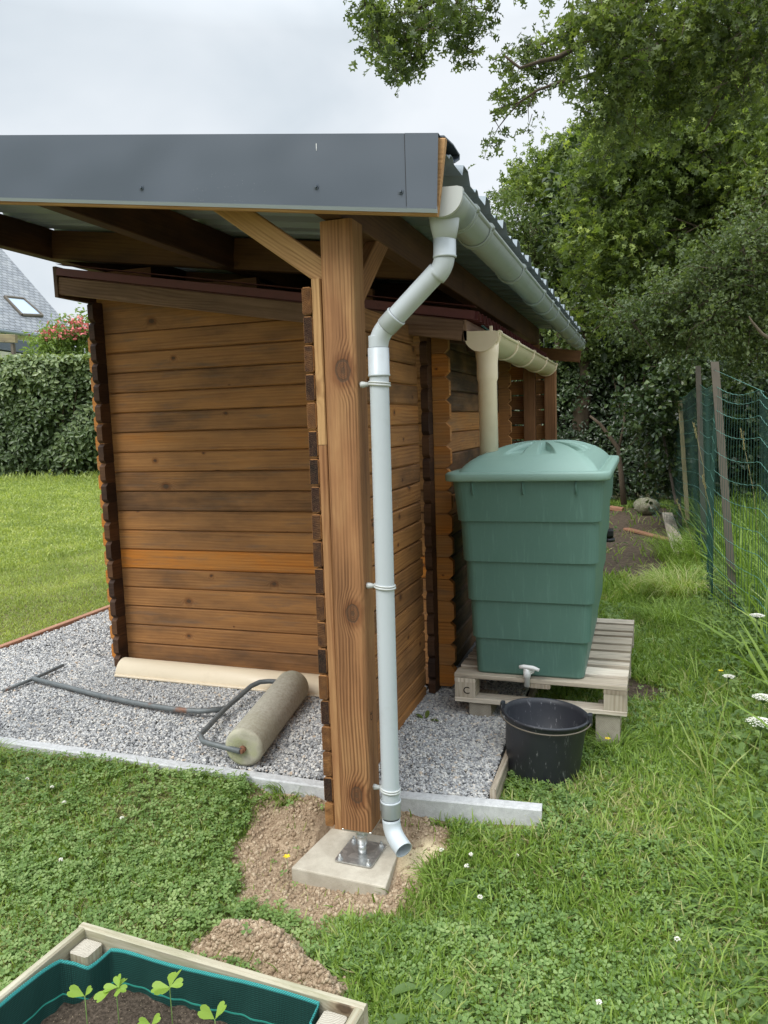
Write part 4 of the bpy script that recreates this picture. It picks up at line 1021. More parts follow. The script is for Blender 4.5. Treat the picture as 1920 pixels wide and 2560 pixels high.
for j in range(NR+1):
    t = 1-j/NR
    for k in range(NO):
        ox, oy = outer[k]; xx, yy = ox*t, oy*t
        a_ = math.atan2(yy*hx/hy, xx); u_ = t
        hz = .135*(1-u_**2.9)**.85
        q = (a_/(2*PI)*10+.5) % 1; hf = .135*(1-.76**2.9)**.85+(.76-u_)*.012
        e = max(0, min(1, (q-.24)/.05, (.76-q)/.05, (u_-.22)/.03)); e = e*e*(3-2*e)
        if u_ < .76: hz = hz-(max(0, hz-hf))*e
        if abs(u_-.80) < .012: hz -= .002
        mb.v.append(Vector((cx+xx, cy+yy, LZ+.037+hz)))
for j in range(NR):
    for k in range(NO):
        k2 = (k+1) % NO; mb.face((b0+j*NO+k, b0+j*NO+k2, b0+(j+1)*NO+k2, b0+(j+1)*NO+k), None, 0, .5, 0, True)
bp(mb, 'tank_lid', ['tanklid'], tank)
for px_ in (1181, 1307, 1440):
    P = on('y', 1.10, px_, 1215); mb = MB(); mb.box((P[0]-.006, 1.092, 1.415), (P[0]+.006, 1.108, 1.487), 'z', .002); mb.tube([(P[0], 1.09, 1.418), (P[0], 1.09, 1.48)], .003, 8); bp(mb, 'rim_rib', ['tank'], tank)
mb = MB(); tx = .692; ty = 1.158; tz = .490
mb.tube([(tx, 1.215, tz-.018), (tx, ty, tz-.018)], .017, 16); mb.tube([(tx-.015, ty, tz+.004), (tx-.015, ty-.002, tz-.05), (tx-.015, ty-.002, tz-.052), (tx-.015, ty-.003, tz-.10)], [.020, .0195, .0155, .0145], 18)
mb.tube([(tx-.054, ty-.012, tz+.006), (tx-.03, ty-.012, tz+.010), (tx+.02, ty-.012, tz+.006), (tx+.050, ty-.012, tz-.004)], [.009, .0115, .0115, .009], 12)
mb.tube([(tx+.02, ty+.01, tz-.02), (tx-.01, ty, tz-.01)], .011, 12)
bp(mb, 'tap', ['white'], tank)

hose = thing('black_hose', 'black hose with a plastic coupling hanging behind the water tank', 'hose', loc=(1.05, 2.56, .43))
mb = MB(); mb.tube([Vector(on('y', 2.56, a, b)) for a, b in ((1512, 1290), (1508, 1350), (1502, 1400), (1497, 1450), (1490, 1520), (1487, 1552))], .014, 12); bp(mb, 'hose_pipe', ['black'], hose)
P = Vector(on('y', 2.56, 1520, 1342)); mb = MB(); mb.box(P+Vector((-.055, -.03, .0)), P+Vector((.035, .04, .055)), 'x', .012); mb.lathe([(.045, -.03), (.045, -.008), (.036, -.008), (.036, -.03)], P, 20, closed=True)
bp(mb, 'coupling', ['black'], hose)

# ------------------------------------------------------------------ black bucket
bk = thing('black_bucket', 'scuffed black builders bucket with its wire handle folded down', 'bucket', loc=(.80, .85, .05))
ztop, zbt = .372, .055; cB = Vector((.790, .845, 0)); tilt = Matrix.Rotation(rad(3.5), 3, 'Y')@Matrix.Rotation(rad(-1.5), 3, 'X')
hB = ztop-zbt
def bpp(p): return tilt@p
mb = MB(); mb.lathe([(0, 0), (.165, 0), (.172, .01), (.193, hB-.045), (.196, hB-.04), (.1975, hB-.012), (.207, hB-.008), (.209, hB), (.203, hB+.005), (.196, hB+.002), (.190, hB-.02), (.168, .018), (0, .016)], (0, 0, 0), 56)
for i, v in enumerate(mb.v): mb.v[i] = bpp(v)+cB+Vector((0, 0, zbt))
bp(mb, 'bucket_body', ['bucket'], bk)
hp = []
for k in range(33):
    a = PI+PI*.03+PI*.94*k/32; rr_ = .216; hp.append(bpp(Vector((rr_*math.cos(a), rr_*math.sin(a), hB-.012-.012*math.sin(PI*k/32))))+cB+Vector((0, 0, zbt)))
mb = MB(); mb.tube(hp, .0035, 8); bp(mb, 'handle', ['dark_post'], bk)
for s_ in (-1, 1):
    c_ = bpp(Vector((s_*.209, -.005, hB+.006)))+cB+Vector((0, 0, zbt)); mb = MB(); mb.box(c_+Vector((-.010, -.022, -.03)), c_+Vector((.010, .022, .022)), 'z', .006); bp(mb, 'handle_lug', ['bucket'], bk)

# ------------------------------------------------------------------ raised planter
ZP = .30
bed = thing('raised_planter', 'bleached timber planter box lined with dark green netting', 'planter', loc=(.1, -1.35, 0))
a0 = Vector((-.383, -.995, 0)); a1 = Vector((.575, -1.065, 0)); dx_ = (a1-a0).normalized(); dy_ = Vector((dx_.y, -dx_.x, 0)); 
if dy_.y > 0: dy_ = -dy_
Lx = (a1-a0).length
def P2(u, v, z): return a0+dx_*u+dy_*v+Vector((0, 0, z))
for (p, q_, nm) in ((P2(.0, .0135, 0), P2(Lx, .0135, 0), 'back_board'), (P2(.0135, .027, 0), P2(.0135, .95, 0), 'left_board'), (P2(Lx-.0135, .027, 0), P2(Lx-.0135, .95, 0), 'right_board'), (P2(0, .963, 0), P2(Lx, .963, 0), 'front_board')):
    mb = MB(); 
    for k in range(2):
        h0 = .150*k; mb.beam(p+Vector((0, 0, h0+.0745)), q_+Vector((0, 0, h0+.0745)), .026, .149, c=.005, tone=.5+.2*WEV.random())
    bp(mb, nm, ['bed'], bed)
for (u, v) in ((.068, .068), (Lx-.075, .068), (.068, .89), (Lx-.075, .89)):
    mb = MB(); c_ = P2(u, v, 0); mb.beam(c_, c_+Vector((0, 0, ZP-.028)), .068, .068, up=tuple(dy_), c=.006, tone=.5, emi=1); bp(mb, 'corner_post', ['bed', 'bed_end'], bed)
# net liner, gathered round the corner post
def netmat():
    s = NM('green_ground_netting'); p = s.obj(); uv = s.sep(s.uv())
    a = s.math('MULTIPLY_ADD', s.math('SINE', s.math('MULTIPLY', uv[0], 1500.)), .5, .5); b = s.math('MULTIPLY_ADD', s.math('SINE', s.math('MULTIPLY', uv[1], 1100.)), .5, .5)
    wv_ = s.math('MULTIPLY', a, b)
    c = s.mix(wv_, (.006, .030, .026), (.02, .105, .085)); 
    st = s.mr(s.math('ABSOLUTE', s.math('SUBTRACT', uv[1], .105)), .0035, .0015, 0, 1); c = s.mix(st, c, (.04, .32, .25))
    hem = s.mr(uv[1], .012, .008, 0, 1); hs = s.math('MULTIPLY_ADD', s.math('SINE', s.math('MULTIPLY', s.math('ADD', uv[0], uv[1]), 900.)), .5, .5)
    c = s.mix(hem, c, s.mix(hs, (.01, .12, .11), (.05, .38, .36)))
    s.bump(wv_, .4, .002); return s.fin(c, .6, 0, .3)
M['net'] = netmat()
path = [(.03, .95), (.030, .6), (.034, .3), (.040, .14), (.075, .118), (.112, .108), (.12, .07), (.13, .032), (.3, .034), (.6, .033), (Lx-.125, .033), (Lx-.118, .10), (Lx-.05, .118), (Lx-.034, .2), (Lx-.034, .95)]
fine = []
for i in range(len(path)-1):
    m_ = max(2, int(math.hypot(path[i+1][0]-path[i][0], path[i+1][1]-path[i][1])/.012))
    for k in range(m_): t = k/m_; fine.append((path[i][0]*(1-t)+path[i+1][0]*t, path[i][1]*(1-t)+path[i+1][1]*t))
mb = MB(); b = 0; NVv = 14; cum = 0; pu = None
for i, (u, v) in enumerate(fine):
    if pu: cum += math.hypot(u-pu[0], v-pu[1])
    pu = (u, v); dip = .018+.010*math.sin(cum*7)+.03*math.exp(-((cum-.9)/.08)**2)
    for j in range(NVv):
        t = j/(NVv-1); ruf = .006*math.sin(cum*38+t*3)*t+.004*math.sin(cum*91)*t
        cxn, cyn = (.48-u), (.5-v); ln = math.hypot(cxn, cyn); mb.v.append(P2(u+cxn/ln*ruf+cxn/ln*.01*t, v+cyn/ln*ruf+cyn/ln*.01*t, ZP-dip-t*.20))
    if i:
        for j in range(NVv-1):
            q0 = (i-1)*NVv+j; mb.face((q0, q0+NVv, q0+NVv+1, q0+1), [(cum-.012, j/(NVv-1)*.2), (cum, j/(NVv-1)*.2), (cum, (j+1)/(NVv-1)*.2), (cum-.012, (j+1)/(NVv-1)*.2)], 0, .5, 0, True)
bp(mb, 'net_liner', ['net'], bed, recalc=False, solid=.0015)
def so_(u, v):
    x_, y_ = .03+(Lx-.06)*u, .03+.92*v; return P2(x_, y_, .13+.025*vnoise(x_, y_, 16, 3)+.012*vnoise(x_, y_, 50, 4))
def potsoil():
    s = NM('planter_compost'); p = s.pos(); n = s.noise(p, 90, 5, .7)
    c = s.mix(s.mr(n, .3, .7), (.035, .027, .02), (.13, .10, .075)); c = s.mix(s.mr(s.vor(p, 90), .16, .08, 0, .8), c, (.42, .33, .22)); s.bump(n, 1, .01); return s.fin(c, .95, 0, .1)
M['compost'] = potsoil()
mb = MB(); mb.grid(lambda u, v: so_(float(u), float(v)), 50, 50); bp(mb, 'compost', ['compost'], bed, recalc=False)

def heart_leaf(mb, c, d, nrm, s, mi=0, fold=.25, rnd=0.):
    """folded heart-shaped leaflet"""
    d = Vector(d).normalized(); nrm = Vector(nrm); nrm = (nrm-d*nrm.dot(d)).normalized(); sd_ = d.cross(nrm)
    pr = [(0, 0), (.14, .28), (.30, .58), (.33, .82), (.24, .98), (.10, 1.0), (0, .88)]
    b = len(mb.v); pts = pr+[(-a, y_) for a, y_ in pr[1:-1][::-1]]
    for (a, y_) in pts: mb.v.append(Vector(c)+d*(y_*s)+sd_*(a*s)+nrm*(abs(a)*fold*s-.25*(y_-.4)**2*s))
    m_ = len(pts); mb.face([b+k for k in range(7)], [(0, 0)]*7, rnd, .5, mi, True); mb.face([b+6]+[b+k for k in range(7, m_)]+[b], [(0, 0)]*(m_-7+2), rnd, .5, mi, True)
seeds = [((212, 2490), .30, 2, .045, 'tiny sorrel seedling with two pale leaves nearest the left planter board'),
         ((290, 2470), .315, 6, .05, 'many-leaved bright sorrel seedling behind the planter post corner'),
         ((424, 2467), .33, 4, .062, 'broad four-leaved sorrel seedling in the middle of the netted planter'),
         ((537, 2548), .29, 2, .055, 'two-leaved sorrel seedling nearest the long planter board at the picture foot'),
         ((378, 2562), .29, 2, .05, 'single pale sorrel shoot cut by the lower picture edge')]
for (pp, z_, nl, sz_, lab) in seeds:
    c_ = Vector(on('z', z_, *pp)); t = thing('sorrel_seedling', lab, 'seedling', 'sorrel seedlings in the planter', loc=(c_.x, c_.y-.01, .14))
    rs = random.Random(pp[0]); mb = MB(); mb.tube([(c_.x, c_.y-.01, .13), (c_.x+.004, c_.y-.004, (z_+.13)/2), c_], .0014, 6); bp(mb, 'stem', ['stem'], t)
    for k in range(nl):
        a = 2*PI*k/nl+rs.random()*.6+(.4 if nl < 3 else 0); up_ = .25 if nl > 3 else .9
        o2 = c_+Vector((rs.uniform(-.012, .012), rs.uniform(-.01, .01), rs.uniform(-.004, .006))) if nl > 4 else c_
        mb = MB(); heart_leaf(mb, o2, (math.cos(a), math.sin(a)*.9, up_+rs.uniform(-.35, .25)), (rs.uniform(-.4, .4), -.5, 1), sz_*(.6+.45*rs.random()), rnd=rs.random()); bp(mb, 'leaf', ['sorrel'], t, recalc=False)
# ------------------------------------------------------------------ neighbouring buildings
def slate(name, a, b, sc_u, sc_v):
    s = NM(name); uv = s.sep(s.uv())
    bn = s.n('ShaderNodeTexBrick'); bn.offset = .5; s.set(bn, 'Vector', s.comb(uv[0], uv[1], 0.)); s.set(bn, 'Scale', 1.0)
    bn.inputs['Brick Width'].default_value = sc_u; bn.inputs['Row Height'].default_value = sc_v; bn.inputs['Mortar Size'].default_value = .016
    bn.inputs['Color1'].default_value = (*a, 1); bn.inputs['Color2'].default_value = (*b, 1); bn.inputs['Mortar'].default_value = (.08, .085, .09, 1)
    c = s.mix(s.mr(s.noise(s.comb(uv[0], uv[1], 0.), 1.3, 5, .7), .45, .75, 0, .5), bn.outputs[0], (.42, .43, .42))
    s.bump(bn.outputs['Fac'], .6, -.02); return s.fin(c, .6, 0, .4)
M['slate'] = slate('grey_slate_tiles', (.20, .215, .235), (.30, .315, .335), .30, .20)
M['render_wall'] = plastic_mat('white_rendered_wall', (.80, .78, .72), .9, .05)
M['glass'] = plastic_mat('skylight_glass', (.45, .55, .66), .08, .02)
E2 = at(188, 838, 34); E1 = on('z', E2[2], 0, 812)
e_ = (E2-E1); e_ /= np.linalg.norm(e_); n_ = np.array([-e_[1], e_[0], 0.])
if n_@ray(100, 800) < 0: n_ = -n_
m_ = np.cross(E2-CAM_C, ray(0, 622)); tt_ = -(n_@m_)/m_[2]; th_ = math.atan(tt_)
v_ = n_*math.cos(th_)+np.array([0, 0, 1.])*math.sin(th_)
house = thing('white_house', 'white rendered house with a grey slate roof and skylight beyond the left hedge', 'house', loc=(E2[0], E2[1], 0))
SLN = 7.0; BACK = 14
def hp_(a, b, off=0.):            # a metres back along the eave, b metres up the slope
    nn = np.cross(e_, v_); nn = nn if nn[2] > 0 else -nn
    return E2-e_*a+v_*b+nn*off
mb = MB(); q = [hp_(0, -.3), hp_(BACK, -.3), hp_(BACK, SLN), hp_(0, SLN)]
mb.v += [Vector(p) for p in q]; mb.face((0, 1, 2, 3), [(0, -.3), (BACK, -.3), (BACK, SLN), (0, SLN)])
top = hp_(0, SLN); far = E2+n_*2*SLN*math.cos(th_)
q = [Vector(hp_(0, SLN)), Vector(hp_(BACK, SLN)), Vector(far-e_*BACK), Vector(far)]
b = len(mb.v); mb.v += q; mb.face((b, b+1, b+2, b+3), [(0, 0), (BACK, 0), (BACK, SLN), (0, SLN)])
bp(mb, 'roof', ['slate'], house, recalc=False, solid=.12)
mb = MB(); w0 = E2-e_*.25+n_*.35-np.array([0, 0, .25]); w1 = E2-e_*BACK+n_*.35-np.array([0, 0, .25]); w2 = far-e_*.25-n_*.35-np.array([0, 0, .25]); w3 = far-e_*BACK-n_*.35-np.array([0, 0, .25]); apx = top-e_*.25-np.array([0, 0, .35])
for poly in ([w1*[1, 1, 0], w0*[1, 1, 0], w0, w1], [w0*[1, 1, 0], w2*[1, 1, 0], w2, apx, w0], [w2*[1, 1, 0], w3*[1, 1, 0], w3, w2]):
    b = len(mb.v); mb.v += [Vector(p) for p in poly]; mb.face(range(b, b+len(poly)))
bp(mb, 'wall', ['render_wall'], house, recalc=False, solid=.2)
mb = MB(); g0 = E2+v_*-.38; mb.tube([g0, g0-e_*BACK], .075, 10)
for k in range(12): gk = g0-e_*(.3+.8*k); mb.tube([gk+np.array([0, 0, -.1]), gk+np.array([0, 0, .1])], .03, 5)
bp(mb, 'gutter', ['galv'], house)
nn = np.cross(e_, v_); nn = nn if nn[2] > 0 else -nn
def onroof(px, py, off=0.):
    d = ray(px, py); P0 = E2+nn*off; t = ((P0-CAM_C)@nn)/(d@nn); return CAM_C+d*t
cs = [onroof(12, 742, .1), onroof(58, 747, .1), onroof(106, 789, .1), onroof(55, 787, .1)]
mb = MB()
for i in range(4): mb.tube([cs[i], cs[(i+1) % 4]], .07, 6, smooth=False)
sk = bp(mb, 'skylight', ['dark_post'], house)
mb = MB(); mb.v += [Vector(c) for c in cs]; mb.face((0, 1, 2, 3)); bp(mb, 'pane', ['glass'], sk, recalc=False, solid=.03)
# low dark flat roof in front of the house
A = at(-140, 838, 27); B = at(175, 884, 25); Z_ = (A[2]+B[2])/2
gar = thing('dark_canopy', 'low dark grey flat roofed canopy in front of the white house', 'canopy', loc=(B[0], B[1], 0))
mb = MB(); mb.beam((A[0], A[1], A[2]), (B[0], B[1], B[2]), .1, .40, c=.005); mb.beam((A[0]-1, A[1]+3, A[2]), (B[0]-1, B[1]+3, B[2]), .1, .40, c=.005)
bp(mb, 'fascia', ['steel'], gar)
mb = MB(); d3 = np.array([-1, 3, .0]); mb.v += [Vector(p) for p in (A+[0, 0, .1], B+[0, 0, .1], B+d3+[0, 0, .1], A+d3+[0, 0, .1])]; mb.face((0, 1, 2, 3)); bp(mb, 'roof', ['steel'], gar, recalc=False, solid=.06)
for p in (A, B, A+d3, B+d3):
    mb = MB(); mb.box((p[0]-.05, p[1]-.05, 0), (p[0]+.05, p[1]+.05, p[2]-.15), 'z'); bp(mb, 'post', ['steel'], gar)
A = at(-120, 842, 24); B = at(41, 847, 23); pg = MB(); pg.beam(A, B, .1, .24, c=.01, tone=.8); pg.box((A[0]-.05, A[1], .3), (A[0]+.05, A[1]+.1, A[2]-.1), 'z'); pg.box((B[0]-.25, B[1], .3), (B[0]-.15, B[1]+.1, B[2]-.12), 'z')
tag(pg.build('pergola_beam', ['stake']), 'weathered wooden pergola beam end in front of the white house', 'pergola')
# house glimpsed through the trees at the right
R0_ = at(1425, 745, 33); rh = thing('distant_house', 'pale tiled roof of a house glimpsed through the trees at the right', 'house', loc=(R0_[0], R0_[1], 0))
mb = MB(); ex = np.array([1., -.15, 0]); up_ = np.array([.1, .8, .55]); q = [R0_-ex*3.5-up_*.8, R0_+ex*4-up_*.8, R0_+ex*4+up_*1.6, R0_-ex*3.5+up_*1.6]
mb.v += [Vector(p) for p in q]; mb.face((0, 1, 2, 3), [(0, 0), (7.5, 0), (7.5, 2.4), (0, 2.4)]); bp(mb, 'roof', ['slate'], rh, recalc=False, solid=.1)
mb = MB(); a_ = q[0]; b_2 = q[1]; mb.box((a_[0]+.2, a_[1]+.3, 0), (b_2[0]-.2, a_[1]+1.9, a_[2]), 'x'); bp(mb, 'wall', ['render_wall'], rh)

# ------------------------------------------------------------------ wire fence
fence = thing('wire_fence', 'green welded wire fence sagging between brown grey posts in the tall weeds', 'fence', loc=(1.93, 3.7, .1))
fposts = [((1785, 905), 5.95, (1832, 1500), 6.05, .062), ((1744, 915), 8.6, (1757, 1290), 8.7, .06), ((1683, 960), 11.2, (1697, 1250), 11.3, .05)]
tops = []
for i, (a, Da, b_3, Db, w_) in enumerate(fposts):
    Pa, Pb = Vector(at(*a, Da)), Vector(at(*b_3, Db)); d = (Pb-Pa).normalized(); Pb = Pb+d*((Pb.z-.0)/abs(d.z))
    tops.append(Pa); mb = MB()
    pr = [(-w_/2, -.016), (w_/2, -.016), (w_/2, -.008), (.008, -.008), (.008, .02), (-.008, .02), (-.008, -.008), (-w_/2, -.008)]
    ax_ = (Pa-Pb).normalized(); sd_ = Vector((CR[0], CR[1], 0)).normalized(); up_ = ax_.cross(sd_).normalized()
    mb.extr(pr, Pb, ax_, sd_, up_, (Pa-Pb).length)
    for h_ in (.05, .62, .9, 1.2): mb.tube([Pa-ax_*h_-up_*.0165, Pa-ax_*h_-up_*.018], .006, 10)
    for k in (-1, 1): pass
    po = bp(mb, 'fence_post', ['dark_post'], fence)
# mesh: poly-line of top wire in plan
line = [(2.02, .9), (1.985, 1.9), (1.96, 2.8), (tops[0].x+.03, tops[0].y), (1.90, 5.2), (tops[1].x+.02, tops[1].y), (tops[2].x, tops[2].y), (1.35, 11.3)]
zt = [1.84, 1.89, 1.93, 1.99, 2.06, 2.10, 2.0, 1.95]
pts = []
for i in range(len(line)-1):
    n = int(math.hypot(line[i+1][0]-line[i][0], line[i+1][1]-line[i][1])/.055)
    for k in range(n):
        t = k/n; sg = -.05*math.sin(PI*t); pts.append((line[i][0]*(1-t)+line[i+1][0]*t, line[i][1]*(1-t)+line[i+1][1]*t, zt[i]*(1-t)+zt[i+1]*t+sg))
nrow = 15; pts = [Vector(p) for p in pts]
frng = random.Random(4)
def fpt(i, zf):
    p = pts[i]; bulge = .012*math.sin(i*.21+zf*3)+.05*zf*(math.sin(i*.07)); z_ = p.z*(1-zf)+.03*zf
    return Vector((p.x+bulge, p.y, z_-.025*math.sin(i*.13+zf*6)*zf))
mb = MB()
for i in range(len(pts)):
    if pts[i].y < 9.5 or i % 2 == 0: mb.tube([fpt(i, z/5) for z in range(6)], .0021, 3, caps=False, smooth=False)
bp(mb, 'vertical_wires', ['wire_dark'], fence, recalc=False)
mb = MB()
for r_ in range(nrow):
    zf = [0, .035, .09, .165, .25, .33, .41, .49, .57, .65, .73, .81, .88, .94, .98][r_]; P_ = []
    for i in range(len(pts)):
        P_.append(fpt(i, zf)+Vector((0, 0, .0025 if i % 2 else -.0025)))
    mb.tube(P_, .0021 if r_ else .0026, 4, caps=False, smooth=False)
mb.tube([tops[0]+Vector((.0, -.02, -.06)), fpt(34, 0)+Vector((0, -.2, -.02))], .002, 4); 
bp(mb, 'horizontal_wires', ['wire'], fence, recalc=False)
mb = MB(); mb.beam(at(1700, 1002, 10.4), at(1719, 1300, 10.5), .055, .03, up=(0, 1, 0), tone=1.0); tag(mb.build('wooden_stake', ['stake']), 'tall pale wooden stake standing between the wire fence and the hedge', 'stake')
mb = MB(); mb.beam(at(1656, 1078, 11.0), at(1690, 1260, 10.8), .035, .035, up=(0, 1, 0), tone=.2); tag(mb.build('metal_rod', ['stake']), 'thin dark grey rod leaning in the hedge beside the pale stake', 'rod')

# ------------------------------------------------------------------ things on the bare earth
bmx = bmesh.new(); bmesh.ops.create_icosphere(bmx, subdivisions=4, radius=1)
for v in bmx.verts:
    p = v.co; nz_ = float(vnoise(p.x*1.0+3, p.y+p.z*.7, 2.5, 3))+.4*float(vnoise(p.x+p.z, p.y, 7, 5)); v.co *= .88+.2*nz_; v.co.z *= .78
me = bpy.data.meshes.new('mossy_stone'); bmx.to_mesh(me); bmx.free()
for p in me.polygons: p.use_smooth = True
M['stone'] = concrete('mossy_stone', (.20, .19, .13), (.38, .36, .27), 9, 1.0, ((.14, .17, .06), 5, .6))
me.materials.append(M['stone']); o = bpy.data.objects.new('mossy_stone', me); link(o); o.scale = (.215, .2, .20); o.location = (1.32, 11.1, .20); o.rotation_euler = (0, .1, .7)
tag(o, 'rounded mossy boulder at the foot of the dark hedge', 'stone')
mb = MB(); A = on('z', .10, 1566, 1322); B = on('z', .10, 1676, 1350); mb.beam(A, B, .10, .03, tone=.75); tag(mb.build('wooden_plank', ['redwood']), 'reddish wooden plank lying flat on the bare earth', 'plank')
mb = MB(); A = on('z', .12, 1668, 1285); B = on('z', .12, 1700, 1385); mb.beam(A, B, .16, .05, tone=.6); tag(mb.build('wooden_plank', ['pallet']), 'grey weathered board lying along the foot of the wire fence', 'plank')
rsx = random.Random(8)
for (px_, py_, s_, r_, lab) in ((1508, 1270, .09, .3, 'pale terracotta brick lying left of the mossy boulder, farther from it'), (1541, 1272, .10, -.4, 'broken orange red brick between the boulder and the water tank')):
    c_ = on('z', .11, px_, py_); mb = MB(); mb.box((-.13, -.06, -.035), (.13, .06, .035), 'x', .006, tone=.4+.4*(r_ < 0))
    o = mb.build('broken_brick', ['redwood']); o.location = c_; o.rotation_euler = (.05, .08, r_); tag(o, lab, 'brick')

# ------------------------------------------------------------------ hedges
def hedge(name, label, P0, P1, zb, zt_, thick, n, leaf, size, mat, trunks, gaps=(), seed=0, group=None):
    root = thing(name, label, 'hedge', group, loc=((P0[0]+P1[0])/2, (P0[1]+P1[1])/2, zb))
    P0, P1 = np.array(P0, float), np.array(P1, float); d = P1-P0; L_ = np.hypot(*d); d /= L_; nn_ = np.array([-d[1], d[0]])
    if nn_@(CAM_C[:2]-P0) < 0: nn_ = -nn_
    u = RG.random(n)*L_; dep = RG.random(n)**2.2*thick; h = RG.random(n)
    top = RG.random(n) < .22; z = zb+(zt_-zb)*np.where(top, 1-.03*RG.random(n)**2, h**.85); dep = np.where(top, RG.random(n)*thick, dep)
    lump = (vnoise(u, z, 1.3, seed+1)-.5)*.5+(vnoise(u, z, 4, seed+2)-.5)*.25
    z = z+np.where(top, (vnoise(u, dep, 3, seed+5)-.5)*.12+.05*RG.normal(size=n), 0)
    face = -dep+lump*np.where(top, 0, 1)
    low = sstep(zb+.75, zb, z); keep = RG.random(n) > low*.75
    hole = vnoise(u, z, 1.7, seed+9); keep &= ~((hole < .40) & (dep < .30) & (z < zt_-.4) & (RG.random(n) < .8))
    P = np.stack([P0[0]+d[0]*u+nn_[0]*face, P0[1]+d[1]*u+nn_[1]*face, z], 1)[keep]; N = len(P)
    outw = np.where(top[keep][:, None], np.array([0, 0, 1.]), np.array([nn_[0], nn_[1], .55]))
    T = rnd_unit(N)*.9+np.array([0, 0, .05])+outw*.3; Nr = outw+rnd_unit(N)*.65
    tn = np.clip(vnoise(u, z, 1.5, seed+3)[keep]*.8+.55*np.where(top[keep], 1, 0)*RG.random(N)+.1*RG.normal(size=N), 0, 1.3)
    nb = n//2; ub = RG.random(nb)*L_; zb2 = zb+.25+(zt_-zb-.45)*RG.random(nb); db = thick*(.5+.6*RG.random(nb))
    Pb = np.stack([P0[0]+d[0]*ub-nn_[0]*db, P0[1]+d[1]*ub-nn_[1]*db, zb2], 1); P = np.concatenate([P, Pb]); N = len(P)
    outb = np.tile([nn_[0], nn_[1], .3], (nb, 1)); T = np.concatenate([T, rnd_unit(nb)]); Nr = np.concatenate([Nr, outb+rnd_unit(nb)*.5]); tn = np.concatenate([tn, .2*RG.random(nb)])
    sizes = np.concatenate([size*(.6+.7*RG.random(N-nb)), size*1.5*(.8+.5*RG.random(nb))])
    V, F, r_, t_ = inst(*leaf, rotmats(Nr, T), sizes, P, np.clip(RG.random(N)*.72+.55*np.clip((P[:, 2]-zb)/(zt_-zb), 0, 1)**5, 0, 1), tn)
    o = np_mesh('foliage', V, F, mat, root, r_, t_); o.data.transform(Matrix.Translation(-root.location))
    mb = MB(); rs = random.Random(seed)
    for k in range(trunks):
        u_ = L_*(k+.5+rs.uniform(-.3, .3))/trunks; fd = -.18-.25*rs.random()
        b = Vector((P0[0]+d[0]*u_+nn_[0]*fd, P0[1]+d[1]*u_+nn_[1]*fd, zb-.1))
        for j in range(2+rs.randint(0, 2)):
            lean = rs.uniform(-.7, .7); a = [b]
            for s_ in range(1, 6):
                t = s_/5; a.append(b+Vector((d[0]*lean*t+rs.uniform(-.05, .05), d[1]*lean*t+rs.uniform(-.05, .05), (zt_-zb)*.9*t))+Vector((nn_[0], nn_[1], 0))*(.12*t))
            mb.tube(a, [.035, .03, .026, .02, .015, .008], 6)
    bp(mb, 'stems', ['bark'], root)
    mb = MB()      # dense inner twigs that close the view through the hedge
    for k in range(int(L_*90)):
        u_ = rs.random()*L_; zz0 = zb+(zt_-zb)*rs.random()*.8; fd = -thick*(.35+.5*rs.random())
        b = Vector((P0[0]+d[0]*u_+nn_[0]*fd, P0[1]+d[1]*u_+nn_[1]*fd, zz0)); mb.tube([b, b+Vector((rs.uniform(-.35, .35), rs.uniform(-.35, .35), rs.uniform(.2, .7)))], [.008, .003], 3, caps=False)
    bp(mb, 'twigs', ['bark'], root, recalc=False)
    return root
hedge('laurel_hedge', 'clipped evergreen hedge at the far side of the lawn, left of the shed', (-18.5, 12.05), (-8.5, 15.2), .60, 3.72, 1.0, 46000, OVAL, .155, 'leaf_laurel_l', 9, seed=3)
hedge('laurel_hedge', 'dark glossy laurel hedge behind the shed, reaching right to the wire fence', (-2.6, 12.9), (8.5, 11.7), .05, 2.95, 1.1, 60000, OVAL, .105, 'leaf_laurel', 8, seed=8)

n = 26000; u = RG.random(n); P = np.stack([-9+19*u, 17.5+3*RG.random(n)+1.5*u, .1+RG.random(n)**.8*(3.6+2.2*vnoise(u, u*0, 6, 2))], 1)
V, F, r_, t_ = inst(*t_oval(.7), rotmats(rnd_unit(n)+[0, -1.2, .4], rnd_unit(n)), .22+.16*RG.random(n), P, RG.random(n)*.6, RG.random(n)*.5)
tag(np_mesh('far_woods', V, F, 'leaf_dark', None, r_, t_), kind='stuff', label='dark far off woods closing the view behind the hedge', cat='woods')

# leaning bare limbs in front of the right hedge
mb = MB(); mb.tube([at(1560, 1262, 13.7), at(1552, 1180, 13.7), at(1545, 1120, 13.7), at(1500, 1060, 13.7), at(1475, 1040, 13.8)], [.055, .045, .038, .03, .02], 9)
mb.tube([at(1545, 1130, 13.7), at(1560, 1060, 13.7), at(1562, 1000, 13.8)], [.025, .02, .015], 7); mb.tube([at(1594, 1012, 13.0), at(1615, 970, 13.0), at(1628, 945, 12.9)], [.035, .03, .025], 7)
mb.tube([at(1612, 1200, 13.2), at(1620, 1100, 13.2), at(1600, 1040, 13.2)], [.035, .03, .02], 7)
tag(mb.build('crooked_tree_trunk', ['bark']), 'crooked bare trunk leaning out of the dark hedge behind the water tank', 'tree trunk')

